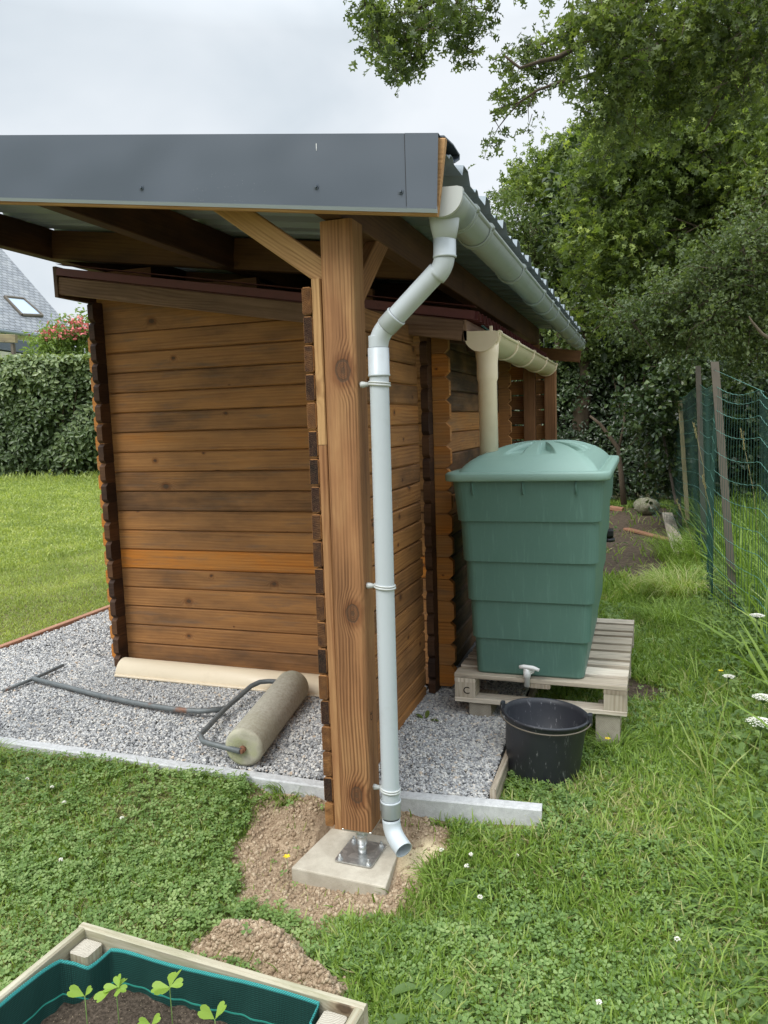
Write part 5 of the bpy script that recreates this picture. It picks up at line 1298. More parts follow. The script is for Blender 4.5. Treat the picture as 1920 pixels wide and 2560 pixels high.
# ------------------------------------------------------------------ trees
def tree(name, label, base, trunk_pts, tr, blobs, tmpl, size, mat, bark='bark', per=9, twig=.28, group=None, every=5, limbs=10, sag=.35, shell=.5, tr_w=.006):
    root = thing(name, label, 'tree', group, loc=base)
    o, tw = foliage('crown', root, blobs, tmpl, size, mat, per_twig=per, twig=twig, sag=sag, shell=shell); o.data.transform(Matrix.Translation(-Vector(base)))
    mb = MB(); mb.tube([Vector(p) for p in trunk_pts], tr, 12)
    C = [b[0] for b in blobs]; rs = random.Random(len(blobs)); order = sorted(blobs, key=lambda b: -b[2])[:limbs]
    tp = [Vector(p) for p in trunk_pts]
    for (c_, r_, n_2) in order:
        c_ = Vector(c_); k = rs.randint(max(1, len(tp)//2), len(tp)-1); s0 = tp[k]
        m1 = s0.lerp(c_, .5)+Vector((rs.uniform(-.2, .2), rs.uniform(.5, .9), rs.uniform(0, .3))); mb.tube([s0, s0.lerp(m1, .5), m1, m1.lerp(c_, .6), c_], [tr[min(k, len(tr)-1)]*.3, tr[-1]*.3+.008, .02, .014, .007], 7, caps=False)
    bp(mb, 'trunk', [bark], root, recalc=False)
    t_ = twigs_mesh('twigs', root, tw, bark, every, tr_w); t_.data.transform(Matrix.Translation(-Vector(base)))
    return root
# overhanging oak, its trunk out of the picture to the right
OB = [(915, 10, 40, 130), (955, 40, 55, 300), (940, 100, 28, 120), (1000, 90, 55, 300), (1030, 140, 38, 200), (985, 165, 26, 110), (1075, 25, 60, 300), (1105, 70, 38, 180), (1030, -20, 70, 250), (1140, 5, 50, 220), (1175, 35, 34, 130), (1225, -15, 50, 180), (1165, 122, 20, 60), (1150, 128, 16, 40),
      (1262, 138, 24, 90), (1285, 165, 28, 110), (1320, 175, 36, 170), (1330, 110, 30, 130), (1375, 90, 44, 220), (1360, 150, 48, 240), (1400, 130, 52, 260), (1345, 215, 24, 90), (1385, 215, 28, 110), (1440, 70, 44, 220), (1495, 45, 60, 280), (1450, 150, 64, 340), (1460, 215, 36, 130), (1550, 60, 90, 520), (1540, 170, 80, 480), (1515, 270, 48, 260), (1560, 320, 44, 200), (1540, 380, 26, 90), (1235, 275, 22, 80), (1262, 225, 14, 40), (1283, 240, 20, 70), (1305, 275, 20, 70), (1268, 262, 14, 40), (1322, 300, 14, 40), (1250, 318, 10, 20), (1232, 345, 17, 60),
      (1640, 90, 100, 620), (1620, 210, 80, 420), (1740, 60, 110, 620), (1720, 190, 90, 420), (1850, 60, 120, 620), (1840, 200, 90, 360), (1930, 140, 110, 420), (1660, 300, 60, 200), (1480, -30, 90, 300), (1620, -40, 110, 400), (1800, -60, 130, 400), (1350, -35, 60, 120)]
ob = [pxblob(a, b, 6.3+.5*math.sin(a*.02)+.6*RG.random(), r*.9, n*(.36 if 1225 < a < 1485 else .7 if (a < 1450 or b > 250) else 1.0), 1.6) for a, b, r, n in OB]
oak = tree('oak_tree', 'oak tree overhanging the top right corner with lobed leaves on drooping branches', (4.6, 4.2, 0), [(4.6, 4.2, 0), (4.55, 4.2, 1.5), (4.4, 4.1, 3.0), (4.1, 4.0, 4.4), (3.7, 3.9, 5.3)], [.26, .22, .2, .16, .12], ob, LOBED, .088, 'leaf_oak', per=7, twig=.12, limbs=0, every=2, sag=.6, shell=.35, tr_w=.004)
mb = MB(); rs = random.Random(5)
limbs_px = [([(1930, -40), (1860, -5), (1822, 12), (1761, 43), (1693, 71), (1644, 117), (1582, 184), (1546, 246), (1527, 295), (1500, 330)], .055),
            ([(1700, -60), (1640, -20), (1576, 18), (1515, 61), (1453, 111), (1392, 145), (1355, 152), (1300, 170), (1262, 140)], .04),
            ([(1644, 117), (1600, 130), (1540, 165), (1470, 190), (1400, 205), (1345, 225), (1300, 255), (1250, 270), (1225, 285)], .022),
            ([(1300, 255), (1268, 290), (1245, 320), (1233, 345)], .008), ([(1700, -80), (1500, -60), (1350, -50), (1200, -30), (1090, 0), (1000, 40), (960, 90), (945, 120)], .035), ([(1218, -10), (1216, 40), (1205, 95), (1175, 118), (1150, 130)], .005), ([(1000, 40), (1015, 100), (1030, 150), (1000, 180)], .01), ([(1090, 0), (1105, 50), (1110, 90)], .01),
            ([(1822, 12), (1850, 100), (1820, 220), (1760, 330)], .03), ([(1515, 61), (1460, 60), (1400, 90), (1360, 110), (1330, 112)], .015), ([(1340, 225), (1320, 270), (1322, 305)], .007)]
for pl_, r_ in limbs_px:
    P_ = [Vector(at(a, b, 6.35+.0006*(1920-a)+.05*math.sin(a))) for a, b in pl_]; mb.tube(P_, [r_*(1-.75*k/(len(P_)-1)) for k in range(len(P_))], 7)
mb.tube([Vector((3.7, 3.9, 5.3)), Vector(at(1960, -60, 6.4)), Vector(at(1930, -40, 6.4))], [.1, .06, .055], 8); mb.tube([Vector((3.9, 3.95, 4.9)), Vector(at(1850, -120, 6.6)), Vector(at(1700, -70, 6.4))], [.1, .05, .04], 8)
bp(mb, 'branches', ['bark'], oak)
# bright leafy tree mass to the right
B2 = [(1495, 350, 26, 160), (1530, 400, 70, 700), (1480, 420, 55, 500), (1600, 350, 80, 900), (1660, 430, 110, 1300), (1700, 320, 110, 1200), (1800, 380, 120, 1300), (1880, 300, 110, 1000), (1900, 440, 110, 1100), (1560, 500, 90, 900), (1470, 500, 60, 500), (1640, 540, 110, 1200), (1760, 510, 110, 1100), (1520, 590, 75, 700), (1610, 640, 90, 900), (1560, 690, 70, 600), (1700, 630, 90, 800), (1480, 640, 55, 400), (1500, 730, 60, 400), (1620, 740, 70, 500), (1850, 520, 90, 700), (1700, 220, 90, 700), (1580, 270, 60, 400), (1800, 230, 100, 700), (1920, 200, 90, 500)]
b2 = [pxblob(a, b, 10.6+1.6*RG.random(), r, n*1.05, 1.2) for a, b, r, n in B2]
tree('field_maple', 'broad bright green leafy tree rising behind the wire fence at the right', (5.0, 9.5, .1), [(5.0, 9.5, 0), (5.0, 9.5, 1.5), (4.7, 9.4, 3), (4.4, 9.2, 4.5), (4.2, 9.0, 5.6)], [.22, .2, .17, .12, .07], b2, LOBED, .125, 'leaf_maple', per=9, twig=.35, limbs=14, every=8, sag=.25)
# dark mass behind, closing the view
B3 = [(1500, 560, 120, 500), (1600, 420, 150, 900), (1750, 350, 180, 1300), (1900, 300, 180, 1100), (1700, 560, 160, 1100), (1860, 520, 170, 1200), (1600, 720, 150, 900), (1780, 720, 160, 1200), (1920, 720, 160, 1000), (1500, 760, 110, 500), (1700, 860, 140, 900), (1860, 870, 150, 1100), (1950, 950, 150, 900), (1800, 1000, 130, 900), (1900, 1100, 130, 800), (1760, 150, 160, 700), (1930, 100, 170, 600), (1820, 1120, 100, 600)]
b3 = [pxblob(a, b, 14.5+1.2*RG.random(), r*1.05, n*2.1, .9) for a, b, r, n in B3]
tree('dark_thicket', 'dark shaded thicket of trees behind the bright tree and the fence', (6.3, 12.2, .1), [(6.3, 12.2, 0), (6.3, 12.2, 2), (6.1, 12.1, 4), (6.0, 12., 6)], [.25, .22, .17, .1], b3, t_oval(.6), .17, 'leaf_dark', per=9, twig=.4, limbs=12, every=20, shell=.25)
B5 = [(1640, 1000, 80, 700), (1720, 960, 90, 900), (1820, 960, 100, 1000), (1910, 980, 100, 900), (1700, 1080, 90, 900), (1800, 1080, 100, 1000), (1900, 1090, 110, 1000), (1660, 1150, 60, 600), (1760, 1160, 80, 900), (1870, 1170, 90, 900), (1950, 1150, 90, 700), (1980, 1000, 100, 600)]
b5 = [pxblob(a, b, 10.6+.9*RG.random(), r, n*1.3, 1.0) for a, b, r, n in B5]
tree('ivy_bush', 'dark broadleaved bush filling the gap behind the wire fence', (4.2, 7.6, .1), [(4.2, 7.6, 0), (4.2, 7.6, .5), (4.1, 7.5, 1.0), (4., 7.5, 1.4)], [.05, .04, .03, .02], b5, t_oval(.75), .085, 'leaf_laurel', per=9, twig=.25, limbs=0, every=12, shell=.3)
# small leaved shrub, lower right
B4 = [(1900, 600, 70, 900), (1850, 640, 70, 1000), (1790, 690, 75, 1100), (1720, 730, 70, 1000), (1650, 780, 60, 800), (1590, 800, 45, 500), (1900, 700, 80, 1100), (1840, 760, 75, 1000), (1760, 800, 65, 800), (1690, 830, 45, 500), (1910, 800, 60, 600), (1850, 840, 45, 380), (1930, 520, 60, 600), (1560, 790, 40, 300), (1870, 900, 35, 200), (1930, 880, 45, 250)]
b4 = [pxblob(a, b, 8.6+.7*RG.random(), r, n*1.9, 1.3, .8) for a, b, r, n in B4]
tree('privet_shrub', 'small leaved arching shrub overhanging the wire fence', (4.0, 6.3, .1), [(4.0, 6.3, 0), (3.95, 6.3, .9), (3.8, 6.2, 1.7), (3.6, 6.1, 2.5)], [.07, .06, .05, .03], b4, t_oval(.55), .052, 'leaf_shrub', bark='bark', per=11, twig=.3, limbs=0, every=6, sag=.1, shell=.4)
mb = MB(); mb.tube([at(1960, 870, 7.7), at(1905, 835, 7.8), at(1880, 805, 7.8), at(1872, 790, 7.8)], [.022, .018, .012, .005], 7)
tag(mb.build('bare_branch', ['bark_l']), 'pale bare branch poking out of the small leaved shrub at the right edge', 'branch')
# farther trees forming the skyline
def far(B, D, size, mat, nm, lab, base_px, k=1.0, tm=None, **kw):
    bl = [pxblob(a, b, D+1.2*RG.random(), r, n*k, 1.0) for a, b, r, n in B]; c_ = at(*base_px, D+.5); g0 = (c_[0], c_[1], .1)
    tp = [(g0[0], g0[1], 0), (g0[0], g0[1], c_[2]*.4), (g0[0]+.1, g0[1], c_[2]*.75), tuple(c_)]
    return tree(nm, lab, g0, tp, [.22, .18, .13, .06], bl, tm or OVAL, size, mat, per=9, **kw)
far([(1400, 385, 34, 300), (1452, 340, 28, 180), (1350, 420, 36, 320), (1420, 420, 60, 700), (1300, 455, 34, 280), (1340, 480, 50, 480), (1400, 500, 70, 800), (1460, 380, 60, 500), (1460, 520, 60, 600), (1255, 480, 20, 90), (1380, 580, 60, 600), (1450, 620, 60, 500), (1330, 620, 40, 300), (1500, 330, 40, 220)], 17, .15, 'leaf_maple', 'distant_oak', 'rounded mid green tree on the skyline right of the carport roof', (1400, 420), 1.5, LOBED, twig=.25, limbs=10, every=8)
far([(1262, 500, 26, 240), (1290, 530, 36, 340), (1310, 600, 40, 420), (1350, 560, 36, 340), (1340, 650, 48, 500), (1290, 640, 30, 240), (1390, 660, 42, 360), (1270, 570, 28, 220), (1400, 700, 50, 400), (1420, 610, 36, 260), (1350, 720, 50, 400)], 15.2, .11, 'leaf_far', 'willow_tree', 'pale drooping tree just beyond the far end of the carport gutter', (1330, 560), 1.6, t_oval(.3), twig=.4, limbs=8, every=8, sag=1.0)
far([(1500, 780, 70, 600), (1400, 800, 60, 500), (1370, 760, 50, 350), (1460, 830, 60, 500), (1550, 800, 60, 500), (1330, 720, 30, 120), (1440, 690, 40, 200)], 14.4, .10, 'leaf_far', 'hazel_bush', 'light green bush above the dark hedge beyond the shed roof', (1450, 780), 1.2, t_oval(.6), twig=.4, limbs=8, every=8)
# pink flowering silk tree
mb_ = [pxblob(a, b, 22.5, r, n, 1, .6) for a, b, r, n in ((130, 850, 30, 500), (165, 838, 34, 600), (200, 825, 28, 500), (110, 875, 26, 300), (175, 870, 30, 350), (225, 850, 26, 250), (215, 800, 14, 100), (150, 890, 40, 400))]
st = tree('silk_tree', 'flowering silk tree with feathery leaves and pink tufts behind the left hedge', tuple(at(165, 1190, 22.8)*np.array([1, 1, 0])+np.array([0, 0, .5])), [tuple(at(165, 1190, 22.8)), tuple(at(160, 1000, 22.8)), tuple(at(165, 860, 22.6))], [.1, .08, .04], mb_, t_oval(.28), .17, 'leaf_mimosa', twig=.4, limbs=6, every=8)
n = 200; C_f = np.array([at(*p, 22.1) for p in ((150, 818), (165, 825), (190, 808), (205, 815), (175, 838), (120, 835), (135, 842), (215, 822), (185, 812), (200, 828))]); P = C_f[RG.integers(0, 10, n)]+RG.normal(size=(n, 3))*[.22, .2, .07]
V, F, r_, t_ = inst(*t_oval(.5), rotmats(rnd_unit(n)+[0, 0, .5], rnd_unit(n)+[0, 0, .8]), .10+.05*RG.random(n), P, RG.random(n)); o = np_mesh('blossom', V, F, 'pink', st, r_, t_); o.data.transform(Matrix.Translation(-st.location))

# ------------------------------------------------------------------ grass, clover, weeds
def bld(n, w=.12, k=3):
    """blade template: unit length, curved forward"""
    v, f = [], []
    for i in range(k): t = i/k; v += [(-w*(1-t*.55)/2, .02+.45*t*t, t*(1-.18*t)), (w*(1-t*.55)/2, .02+.45*t*t, t*(1-.18*t))]
    v.append((0, .47, .82)); 
    for i in range(k-1): a = 2*i; f += [(a, a+1, a+3), (a, a+3, a+2)]
    a = 2*(k-1); f.append((a, a+1, a+2)); return v, f
def frame_z(n, lean):
    """rotation matrices for upright things: random heading, leaning"""
    a = RG.random(n)*2*PI; z = np.stack([lean*np.cos(a)*RG.random(n), lean*np.sin(a)*RG.random(n), np.ones(n)], 1)
    b = RG.random(n)*2*PI; return rotmats(z, np.stack([np.cos(b), np.sin(b), 0*b], 1))
def infrustum(P, m=260):
    d = P-CAM_C; z = d@CW; z = np.maximum(z, .01); x_ = 960+CAM_F*(d@CR)/z; y_ = 1280-CAM_F*(d@CU)/z
    return (d@CW > .3) & (x_ > -m-100) & (x_ < 1920+m+100) & (y_ < 2560+m) & (y_ > 600)
def blocked(x, y):
    b = (x > -3.42) & (x < .645) & (y > .30) & (y < 4.45)
    b |= (x > -.405) & (x < .60) & (y < -1.0) & (y > -2.1)
    b |= (np.abs(x-.1) < .205) & (np.abs(y-.055) < .18)
    b |= (np.hypot(x-.80, y-.845) < .175)
    b |= (x > .02) & (x < .85) & (y > .30) & (y < .42)
    return b
def soilkeep(x, y, amt=.985):
    w_ = (vnoise(x, y, 14, 2)-.5)*.10
    d = np.minimum(polydist(x, y, SOIL1), polydist(x, y, SOIL2))+w_
    e = polydist(x, y, EARTH)+w_*3; e2 = polydist(x, y, BARE)+w_*2
    k = np.where(d < -.01, 1-amt, np.clip((d+.02)/.05, .0, 1)); return np.where((e < 0) | (e2 < 0), np.minimum(k, .022), k)
def ground_scatter(n, x0, x1, y0, y1, dens=None):
    q = gscatter(n, x0, x1, y0, y1); x, y = q[:, 0], q[:, 1]; k = ~blocked(x, y) & (RG.random(n) < soilkeep(x, y))
    if dens is not None: k &= RG.random(n) < dens(x, y)
    x, y = x[k], y[k]; P = np.stack([x, y, H(x, y)], 1); P = P[infrustum(P)]; return P
clumpy = lambda x, y: np.clip(.25+1.3*vnoise(x, y, 3.2, 21), .1, 1)
cl_d = lambda x, y: np.clip(-.35-.25*((x < -.3) & (y < -.5))+2.3*(.6*vnoise(x, y, 2.0, 31)+.4*vnoise(x, y, 6, 33))+.25*((x < -.3) & (y > -.9))+.25*((x > .9) & (y < .3)), .04, 1)
# near turf
parts = []
def add(P, tm, size, lean, sc3=None, tone=None, rnd=None):
    n = len(P); S = size if np.ndim(size) else np.full(n, size)
    parts.append(inst(tm[0], tm[1], frame_z(n, lean), S if sc3 is None else S[:, None]*sc3, P-np.array([0, 0, .003]), RG.random(n) if rnd is None else rnd, vnoise(P[:, 0], P[:, 1], 2.5, 40) if tone is None else tone))
P = ground_scatter(210000, -3.2, .7, -1.9, .5, clumpy); add(P, bld(0, .10), .022+.055*RG.random(len(P))**2.5, 1.3)
P = ground_scatter(210000, .2, 3.0, -2.2, 1.4, clumpy); add(P, bld(0, .09), .03+.075*RG.random(len(P))**2.5, 1.3)
P = ground_scatter(130000, .64, 3.6, 1.2, 5.0, clumpy); add(P, bld(0, .10), .04+.09*RG.random(len(P))**2, 1.3)
P = ground_scatter(90000, .3, 5.0, 4.6, 13.0, clumpy); add(P, bld(0, .12), .06+.10*RG.random(len(P)), 1.0)
V, F, r_, t_ = cat(parts)
tag(np_mesh('grass', V, F, 'grass', None, r_, t_), kind='stuff', label='rough grass growing round the footing, pallet and fence', cat='grass')
# mown lawn
parts = []
P = ground_scatter(260000, -10, -3.42, .5, 10); add(P, bld(0, .16, 2), .03+.035*RG.random(len(P)), 1.1)
P = ground_scatter(300000, -26, -6, 4, 21); add(P, bld(0, .34, 2), .045+.05*RG.random(len(P)), 1.0)
P = ground_scatter(16000, -22, -7, 9, 16, lambda x, y: np.clip(1.2-np.abs((y-12.05-(x+18.5)*.315)+.5), 0, 1)); add(P, bld(0, .12, 2), .10+.2*RG.random(len(P)), 1.0)
V, F, r_, t_ = cat(parts)
tag(np_mesh('lawn', V, F, 'grass_far', None, r_, t_), kind='stuff', label='short mown lawn left of the shed in front of the hedge', cat='lawn')
# dry clippings
parts = []
P = ground_scatter(70000, -2.6, 2.6, -2.0, 1.6, lambda x, y: np.clip(1.6*vnoise(x, y, 2.6, 51)-.5, 0, 1)); n = len(P)
th = RG.random(n)*2*PI; parts.append(inst(*bld(0, .05), rotmats(np.stack([np.cos(th), np.sin(th), .25+0*th], 1), rnd_unit(n)), .04+.05*RG.random(n), P+[0, 0, .014], RG.random(n)))
V, F, r_, t_ = cat(parts); tag(np_mesh('dry_clippings', V, F, 'dry', None, r_, t_), kind='stuff', label='scattered dry grass clippings lying on the turf', cat='grass clippings')
# clover
def t_clover():
    v, f = [], []
    for k in range(3):
        a = 2*PI*k/3+PI/2; ca, sa = math.cos(a), math.sin(a); b = len(v)
        for (x_, y_, z_) in ((0, .04, 0), (.20, .28, .05), (.25, .50, .05), (.12, .62, .02), (0, .56, -.03), (-.12, .62, .02), (-.25, .50, .05), (-.20, .28, .05)):
            v.append((x_*ca+y_*sa, -x_*sa+y_*ca, z_+.10*y_))
        for i in range(1, 7): f.append((b, b+i, b+i+1))
    b = len(v); v += [(-.02, 0, 0), (.02, 0, 0), (0, .05, -1.4)]; f.append((b, b+1, b+2)); return v, f
TC = t_clover(); parts = []
def addc(P, s0, s1, hmax):
    n = len(P); s = s0+(s1-s0)*RG.random(n); lift = .008+hmax*RG.random(n)*np.clip(cl_d(P[:, 0], P[:, 1]), .3, 1)
    th = RG.random(n)*2*PI; nr = rnd_unit(n)*.42+np.array([0, -.12, 1.])
    parts.append(inst(*TC, rotmats(nr, np.stack([np.cos(th), np.sin(th), 0*th], 1)), s, P+np.stack([0*s, 0*s, lift], 1), RG.random(n), vnoise(P[:, 0], P[:, 1], 3.5, 42)))
P = ground_scatter(34000, -3.2, .7, -1.9, .42, cl_d); addc(P, .017, .034, .045)
P = ground_scatter(40000, .2, 2.8, -2.2, 1.3, cl_d); addc(P, .017, .035, .05)
P = ground_scatter(11000, .64, 2.8, 1.2, 4.2, cl_d); addc(P, .018, .035, .08)
V, F, r_, t_ = cat(parts)
tag(np_mesh('clover', V, F, 'clover', None, r_, t_), kind='stuff', label='white clover leaves carpeting the turf in the foreground', cat='clover')
# broad leaved ground cover and tall weeds on the bank
parts = []
lo = lambda x, y: np.clip(-.1+1.5*vnoise(x, y, 2.4, 61), 0, 1)
P = ground_scatter(26000, 1.25, 3.3, -.9, 5.5, lo); n = len(P); th = RG.random(n)*2*PI
bankd = sstep(1.3, 2.1, P[:, 0]); s = .022+.042*RG.random(n)**1.5*(.4+bankd)
parts.append(inst(*t_oval(.55), rotmats(rnd_unit(n)*.5+[0, -.2, 1.], np.stack([np.cos(th), np.sin(th), .2+0*th], 1)), s, P+np.stack([0*s, 0*s, (.02+.28*RG.random(n)*bankd)], 1), RG.random(n), vnoise(P[:, 0], P[:, 1], 3, 62)))
P = ground_scatter(5200, -.9, 2.4, -2.0, 1.4, lambda x, y: np.clip(vnoise(x, y, 4, 63)*1.6-.7, 0, 1)); n = len(P); th = RG.random(n)*2*PI
parts.append(inst(*LOBED, rotmats(rnd_unit(n)*.4+[0, -.1, 1.], np.stack([np.cos(th), np.sin(th), .1+0*th], 1)), .02+.025*RG.random(n), P+[0, 0, .03], RG.random(n)))
P = ground_scatter(9000, .55, 2.0, 6., 12.5, lambda x, y: np.clip(1.4*vnoise(x, y, 3, 64)-.35, 0, 1)); n = len(P); th = RG.random(n)*2*PI
parts.append(inst(*t_oval(.7), rotmats(rnd_unit(n)*.5+[0, -.2, 1.], np.stack([np.cos(th), np.sin(th), 0*th], 1)), .04+.03*RG.random(n), P+[0, 0, .03], RG.random(n)*.3))
V, F, r_, t_ = cat([p for p in parts]); tag(np_mesh('broadleaf_weeds', V, F, 'weed', None, r_, t_), kind='stuff', label='low broadleaved weeds and ground ivy on the bank by the fence', cat='weeds')
# tall growth beyond the fence
parts = []
P = ground_scatter(26000, 2.0, 6.5, .5, 10.5); n = len(P); parts.append(inst(*bld(0, .035, 3), frame_z(n, .9), .25+.5*RG.random(n), P, RG.random(n)*.75, vnoise(P[:, 0], P[:, 1], 1.5, 71)))
P = ground_scatter(16000, 2.05, 6.5, .5, 10.0); n = len(P); th = RG.random(n)*2*PI
parts.append(inst(*OVAL, rotmats(rnd_unit(n)*.6+[0, -.3, 1.], np.stack([np.cos(th), np.sin(th), .2+0*th], 1)), .05+.06*RG.random(n), P+np.stack([0*th, 0*th, .05+.6*RG.random(n)*vnoise(P[:, 0], P[:, 1], 1.2, 72)], 1), RG.random(n)*.7, RG.random(n)*.4))
P = ground_scatter(7000, 1.5, 2.2, .0, 6.5); n = len(P); parts.append(inst(*bld(0, .03, 3), frame_z(n, 1.4), .08+.26*RG.random(n)**2, P, RG.random(n)*.9, vnoise(P[:, 0], P[:, 1], 1.5, 73)))
V, F, r_, t_ = cat(parts); tag(np_mesh('tall_weeds', V, F, 'grass', None, r_, t_), kind='stuff', label='tall tangled grass and weeds on both sides of the wire fence', cat='weeds')
# long arching grass tufts
def longgrass(nm, lab, cx_, cy_, rad_, n, L0, L1, mat='grass', dry=0.):
    a = RG.random(n)*2*PI; r_ = rad_*RG.random(n)**.5; x = cx_+r_*np.cos(a); y = cy_+r_*np.sin(a); P = np.stack([x, y, H(x, y)-.01], 1)
    K = 5; v, f = [], []
    for i in range(K): t = i/K; v += [(-.012*(1-t*.7), .55*t*t, t-.42*t**2.4), (.012*(1-t*.7), .55*t*t, t-.42*t**2.4)]
    v.append((0, .62, .52)); 
    for i in range(K-1): q = 2*i; f += [(q, q+1, q+3), (q, q+3, q+2)]
    f.append((2*K-2, 2*K-1, 2*K))
    hd = a+RG.normal(size=n)*.7; z = np.stack([.25*np.cos(hd)+.15*RG.normal(size=n), .25*np.sin(hd)+.15*RG.normal(size=n), np.ones(n)], 1)
    R = rotmats(z, np.stack([np.cos(hd), np.sin(hd), 0*hd], 1)); L_ = L0+(L1-L0)*RG.random(n); S = np.stack([np.full(n, 1.)*.33*(.6+.6*RG.random(n)), L_, L_], 1)
    V, F, rr_, tt = inst(v, f, R, S, P, np.clip(RG.random(n)*.8+dry, 0, 1), RG.random(n)*.6+dry)
    o = np_mesh(nm, V, F, mat, None, rr_, tt); tag(o, lab, 'grass tuft'); return o
longgrass('grass_tuft', 'bushy grass between the pallet and the fence line', 1.62, 2.7, .3, 220, .12, .30)
longgrass('grass_tuft', 'grass clump on the bank nearest the lower right corner of the picture', 1.72, .1, .25, 300, .14, .32)
longgrass('grass_tuft', 'large arching tuft of yellow green grass between the bare earth and the fence', 1.62, 4.6, .26, 800, .3, .62, dry=.3)
longgrass('grass_tuft', 'wide green grass tuft in front of the arching yellow tuft', 1.5, 3.7, .24, 500, .2, .42)
longgrass('grass_tuft', 'long grass leaning over the lower right picture edge', 2.0, -.35, .22, 260, .3, .6)
longgrass('grass_tuft', 'tall grass round the foot of the nearest fence post', 2.0, 2.9, .35, 260, .25, .55)
longgrass('grass_tuft', 'grass tuft by the kerb end on the left of the log screen', -.33, .30, .06, 110, .07, .15)
longgrass('grass_tuft', 'fine bright grass tuft between the edging board and the bucket', .72, .62, .07, 160, .07, .14)
longgrass('grass_tuft', 'wispy grass tuft right of the concrete footing', .50, -.03, .08, 140, .08, .17)
longgrass('grass_tuft', 'grass tuft growing under the right corner of the pallet', 1.13, 1.12, .08, 120, .12, .26)
longgrass('grass_tuft', 'tall grass at the right picture edge beside the white umbels', 2.12, 1.2, .25, 110, .2, .45)
longgrass('grass_tuft', 'grass growing along the far part of the fence', 1.9, 6.8, .5, 900, .3, .7)
longgrass('grass_tuft', 'grass tuft at the left picture edge by the kerb', -2.05, .22, .08, 90, .1, .22)
# seed heads
for (px_, py_, Dd, lx, ly, lab) in ((1735, 1060, 6.2, 1768, 1290, 'tall dry seed head in front of the second fence post'), (1690, 1250, 7.0, 1745, 1420, 'bent dry seed head by the bare earth'), (1755, 1190, 6.5, 1790, 1400, 'dry grass seed head left of the nearest fence post'), (1852, 1075, 5.6, 1900, 1400, 'dry grass seed head behind the fence wires right of the nearest post')):
    a, b = Vector(at(px_, py_, Dd)), Vector(at(lx, ly, Dd)); mb = MB(); m1 = a.lerp(b, .5)+Vector((.02, 0, .03)); mb.tube([b, m1, a], [.002, .0018, .001], 5)
    ob2 = mb
    for k in range(26):
        t = k/26; c_ = a.lerp(m1, t*.35)+Vector((rsx.uniform(-.008, .008), rsx.uniform(-.008, .008), 0)); mb.tube([c_, c_+Vector((rsx.uniform(-.01, .01), rsx.uniform(-.01, .01), .018))], [.003, .001], 4, caps=False)
    tag(mb.build('grass_seed_head', ['dry'], recalc=False), lab, 'seed head')
# small flowers
def flower(nm, lab, c_, h, r, mat, petals, cat_, group=None):
    t = thing(nm, lab, cat_, group, loc=(c_[0], c_[1], float(H(c_[0], c_[1])))); top = Vector((c_[0], c_[1], float(H(c_[0], c_[1]))+h))
    mb = MB(); mb.tube([(c_[0], c_[1]+.01, float(H(c_[0], c_[1]))-.01), top], .0012, 5); bp(mb, 'stem', ['stem'], t)
    mb = MB()
    if petals:
        for k in range(5):
            a = 2*PI*k/5; heart_leaf(mb, top, (math.cos(a), math.sin(a), .45), (0, 0, 1), r, fold=.1)
    else:
        for k in range(34):
            d = Vector(rnd_unit(1)[0]); d.z = abs(d.z)*.9-.1; mb.tube([top+d*r*.45, top+d*r], [r*.10, r*.16], 4)
    bp(mb, 'flower_head', [mat], t, recalc=False)
for (px_, py_, D_, lab) in ((716, 2126, None, 'yellow buttercup on the dug soil left of the concrete footing'), (1802, 1678, 4.5, 'yellow buttercup among weeds right of the pallet, farther one'), (1838, 1805, 4.1, 'yellow buttercup beside the fallen pale leaf at the right'), (1778, 1970, 3.7, 'low yellow buttercup in the turf near the right picture edge'), (1519, 1848, 3.9, 'tiny yellow buttercup right of the black bucket')):
    c_ = on('z', .06, px_, py_) if D_ is None else at(px_, py_, D_)
    if D_ is None: c_[2] = .03
    hh = max(.02, c_[2]-float(H(c_[0], c_[1]))); flower('buttercup', lab, c_, hh, .016, 'yellow', True, 'flower')
rsf = random.Random(2)
wl = [(72, 1910, 'white clover flower in front of the kerb at the left picture edge'), (68, 1948, 'white clover flower closest to the left picture edge, below the kerb'), (130, 1968, 'small white clover flower a little right of the left edge pair'), (160, 2006, 'white clover flower lowest of the cluster near the left edge'), (395, 1940, 'left one of two white clover flowers touching below the T handled roller shaft'), (416, 1944, 'right one of two white clover flowers touching below the roller shaft'), (305, 2045, 'lone white clover flower in the middle of the left turf'), (152, 2150, 'white clover flower in the turf above the planter left board'),
      (1104, 2125, 'white clover flower nearest the pipe outlet beside the sand'), (1178, 2136, 'white clover flower just below the short kerb'), (1167, 2165, 'white clover flower hanging under the one below the short kerb'), (1293, 2140, 'white clover flower below the end of the short kerb'), (1200, 2243, 'white clover flower in long grass right of the footing corner'), (1497, 2506, 'white clover flower by the bottom edge, right of the planter'), (1693, 2348, 'lone white clover flower in the clover at lower right')]
for (px_, py_, l_) in wl:
    z_ = .08 if px_ < 900 else .05; c_ = on('z', z_, px_, py_)
    flower('clover_flower', l_, c_, max(.02, z_-float(H(c_[0], c_[1]))), .0105, 'whitepetal', False, 'flower', 'white clover flowers in the turf')
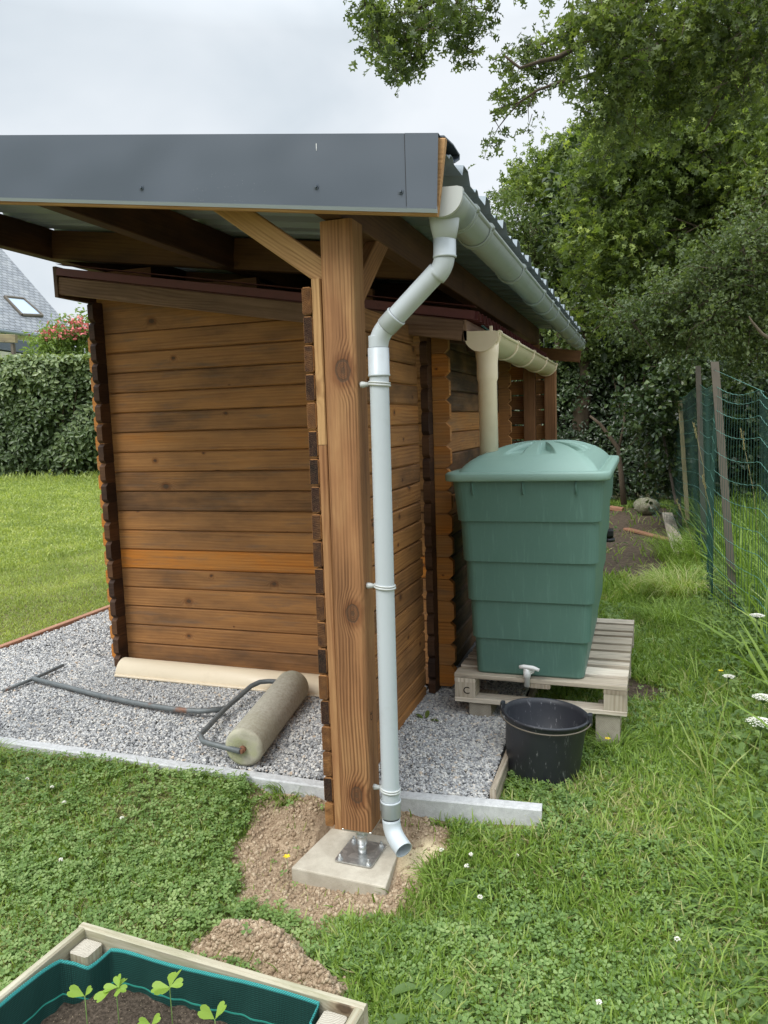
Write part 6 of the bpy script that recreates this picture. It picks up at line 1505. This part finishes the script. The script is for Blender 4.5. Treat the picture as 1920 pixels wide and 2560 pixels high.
# umbels
for (px_, py_, Dd, R_, lab) in ((1902, 1798, 3.5, .062, 'large white umbel flower at the right edge, nearest one'), (1908, 1738, 3.75, .045, 'white umbel flower just above the largest one at the right edge'), (1893, 1535, 4.4, .036, 'small white umbel flower behind the fence wires at the right edge'), (1822, 1688, 4.4, .028, 'small cream umbel beside a yellow buttercup')):
    c_ = Vector(at(px_, py_, Dd)); g_ = float(H(c_.x, c_.y)); t = thing('umbel_flower', lab, 'flower', loc=(c_.x, c_.y, g_)); mb = MB(); fork = c_-Vector((0, 0, R_*.9)); mb.tube([(c_.x, c_.y+.03, g_), fork], .003, 6)
    hd = MB()
    for k in range(46):
        r_ = R_*math.sqrt((k+.5)/46); a = k*2.4; e = c_+Vector((r_*math.cos(a), r_*math.sin(a), -.18*r_*r_/R_-.1*r_)); mb.tube([fork, e], .0008, 3, caps=False)
        for j in range(7):
            d = Vector(rnd_unit(1)[0]); p = e+Vector((d.x*.008, d.y*.008, abs(d.z)*.003)); hd.disc([p+Vector((.0032*math.cos(q), .0032*math.sin(q), 0)) for q in (0, 1.26, 2.5, 3.77, 5.03)], smooth=False)
    bp(mb, 'stem', ['stem'], t, recalc=False); bp(hd, 'flower_head', ['whitepetal'], t, recalc=False)
# weed seedling in the gravel and a few broad leaves
def rosette(nm, lab, c, leaves, mat='clover'):
    t = thing(nm, lab, 'weed', loc=tuple(c)); 
    for (a, el, L_, w_) in leaves:
        d = Vector((math.cos(a)*math.cos(el), math.sin(a)*math.cos(el), math.sin(el))); sd_ = Vector((-math.sin(a), math.cos(a), 0)); nr = sd_.cross(d)*-1
        mb = MB(); K = 9; b = 0; c0 = Vector(c)
        for i in range(K):
            s_ = i/(K-1); w2 = w_*math.sin(PI*min(1, s_*.93+.07))**.8; ctr = c0+d*(L_*(.25+.75*s_))+Vector((0, 0, -.18*L_*s_*s_))
            mb.v += [ctr-sd_*w2+Vector((0, 0, w2*.35)), ctr, ctr+sd_*w2+Vector((0, 0, w2*.35))]
            if i:
                for j in (0, 1): q = (i-1)*3+j; mb.face((q, q+1, q+4, q+3), None, .6, .5, 0, True)
        mb.tube([c0, c0+d*(L_*.27)], .0018, 5); bp(mb, 'leaf', [mat], t, recalc=False)
c_ = on('z', .185, 1064, 1800); rosette('weed_seedling', 'four-leaved weed seedling growing in the gravel beside the log screen', (c_[0], c_[1], .175), [(1.3, 1.1, .075, .014), (2.7, .5, .085, .012), (-.1, .35, .085, .014), (-1.6, .2, .06, .012)], 'leaf_maple')
P = [(1780, 1822, .055, 2.9, 'torn pale dock leaf lying in the weeds right of the bucket'), (1010, 2455, .045, .5, 'long pale plantain leaf lying near the planter corner'), (1110, 2460, .05, 1.1, 'broad plantain leaf with a small hole lying in the turf'), (990, 2530, .06, .7, 'large ribbed plantain leaf at the lower picture edge'), (1140, 2168, .035, .6, 'pale ribbed leaf in the clover right of the footing')]
for (px_, py_, w_, a_, lab) in P:
    c_ = Vector(on('z', .02 if py_ > 2300 else .07, px_, py_)); c_.z = float(H(c_.x, c_.y))+.045; L_ = .105
    mb = MB(); d = Vector((math.cos(a_), math.sin(a_), .12)); sd_ = Vector((-math.sin(a_), math.cos(a_), .25))
    for i in range(9):
        s_ = i/8; w2 = w_*.34*math.sin(PI*min(1, s_*.95+.03))**.9; ct = c_+d*(L_*(s_-.5))+Vector((0, 0, -.05*(s_-.5)**2)); mb.v += [ct-sd_*w2+Vector((0, 0, w2*.4)), ct, ct+sd_*w2+Vector((0, 0, w2*.4))]
        if i:
            for j in (0, 1): q = (i-1)*3+j; mb.face((q, q+1, q+4, q+3), None, .35, .4, 0, True)
    tag(mb.build('fallen_leaf', ['weed'], recalc=False), lab, 'leaf')
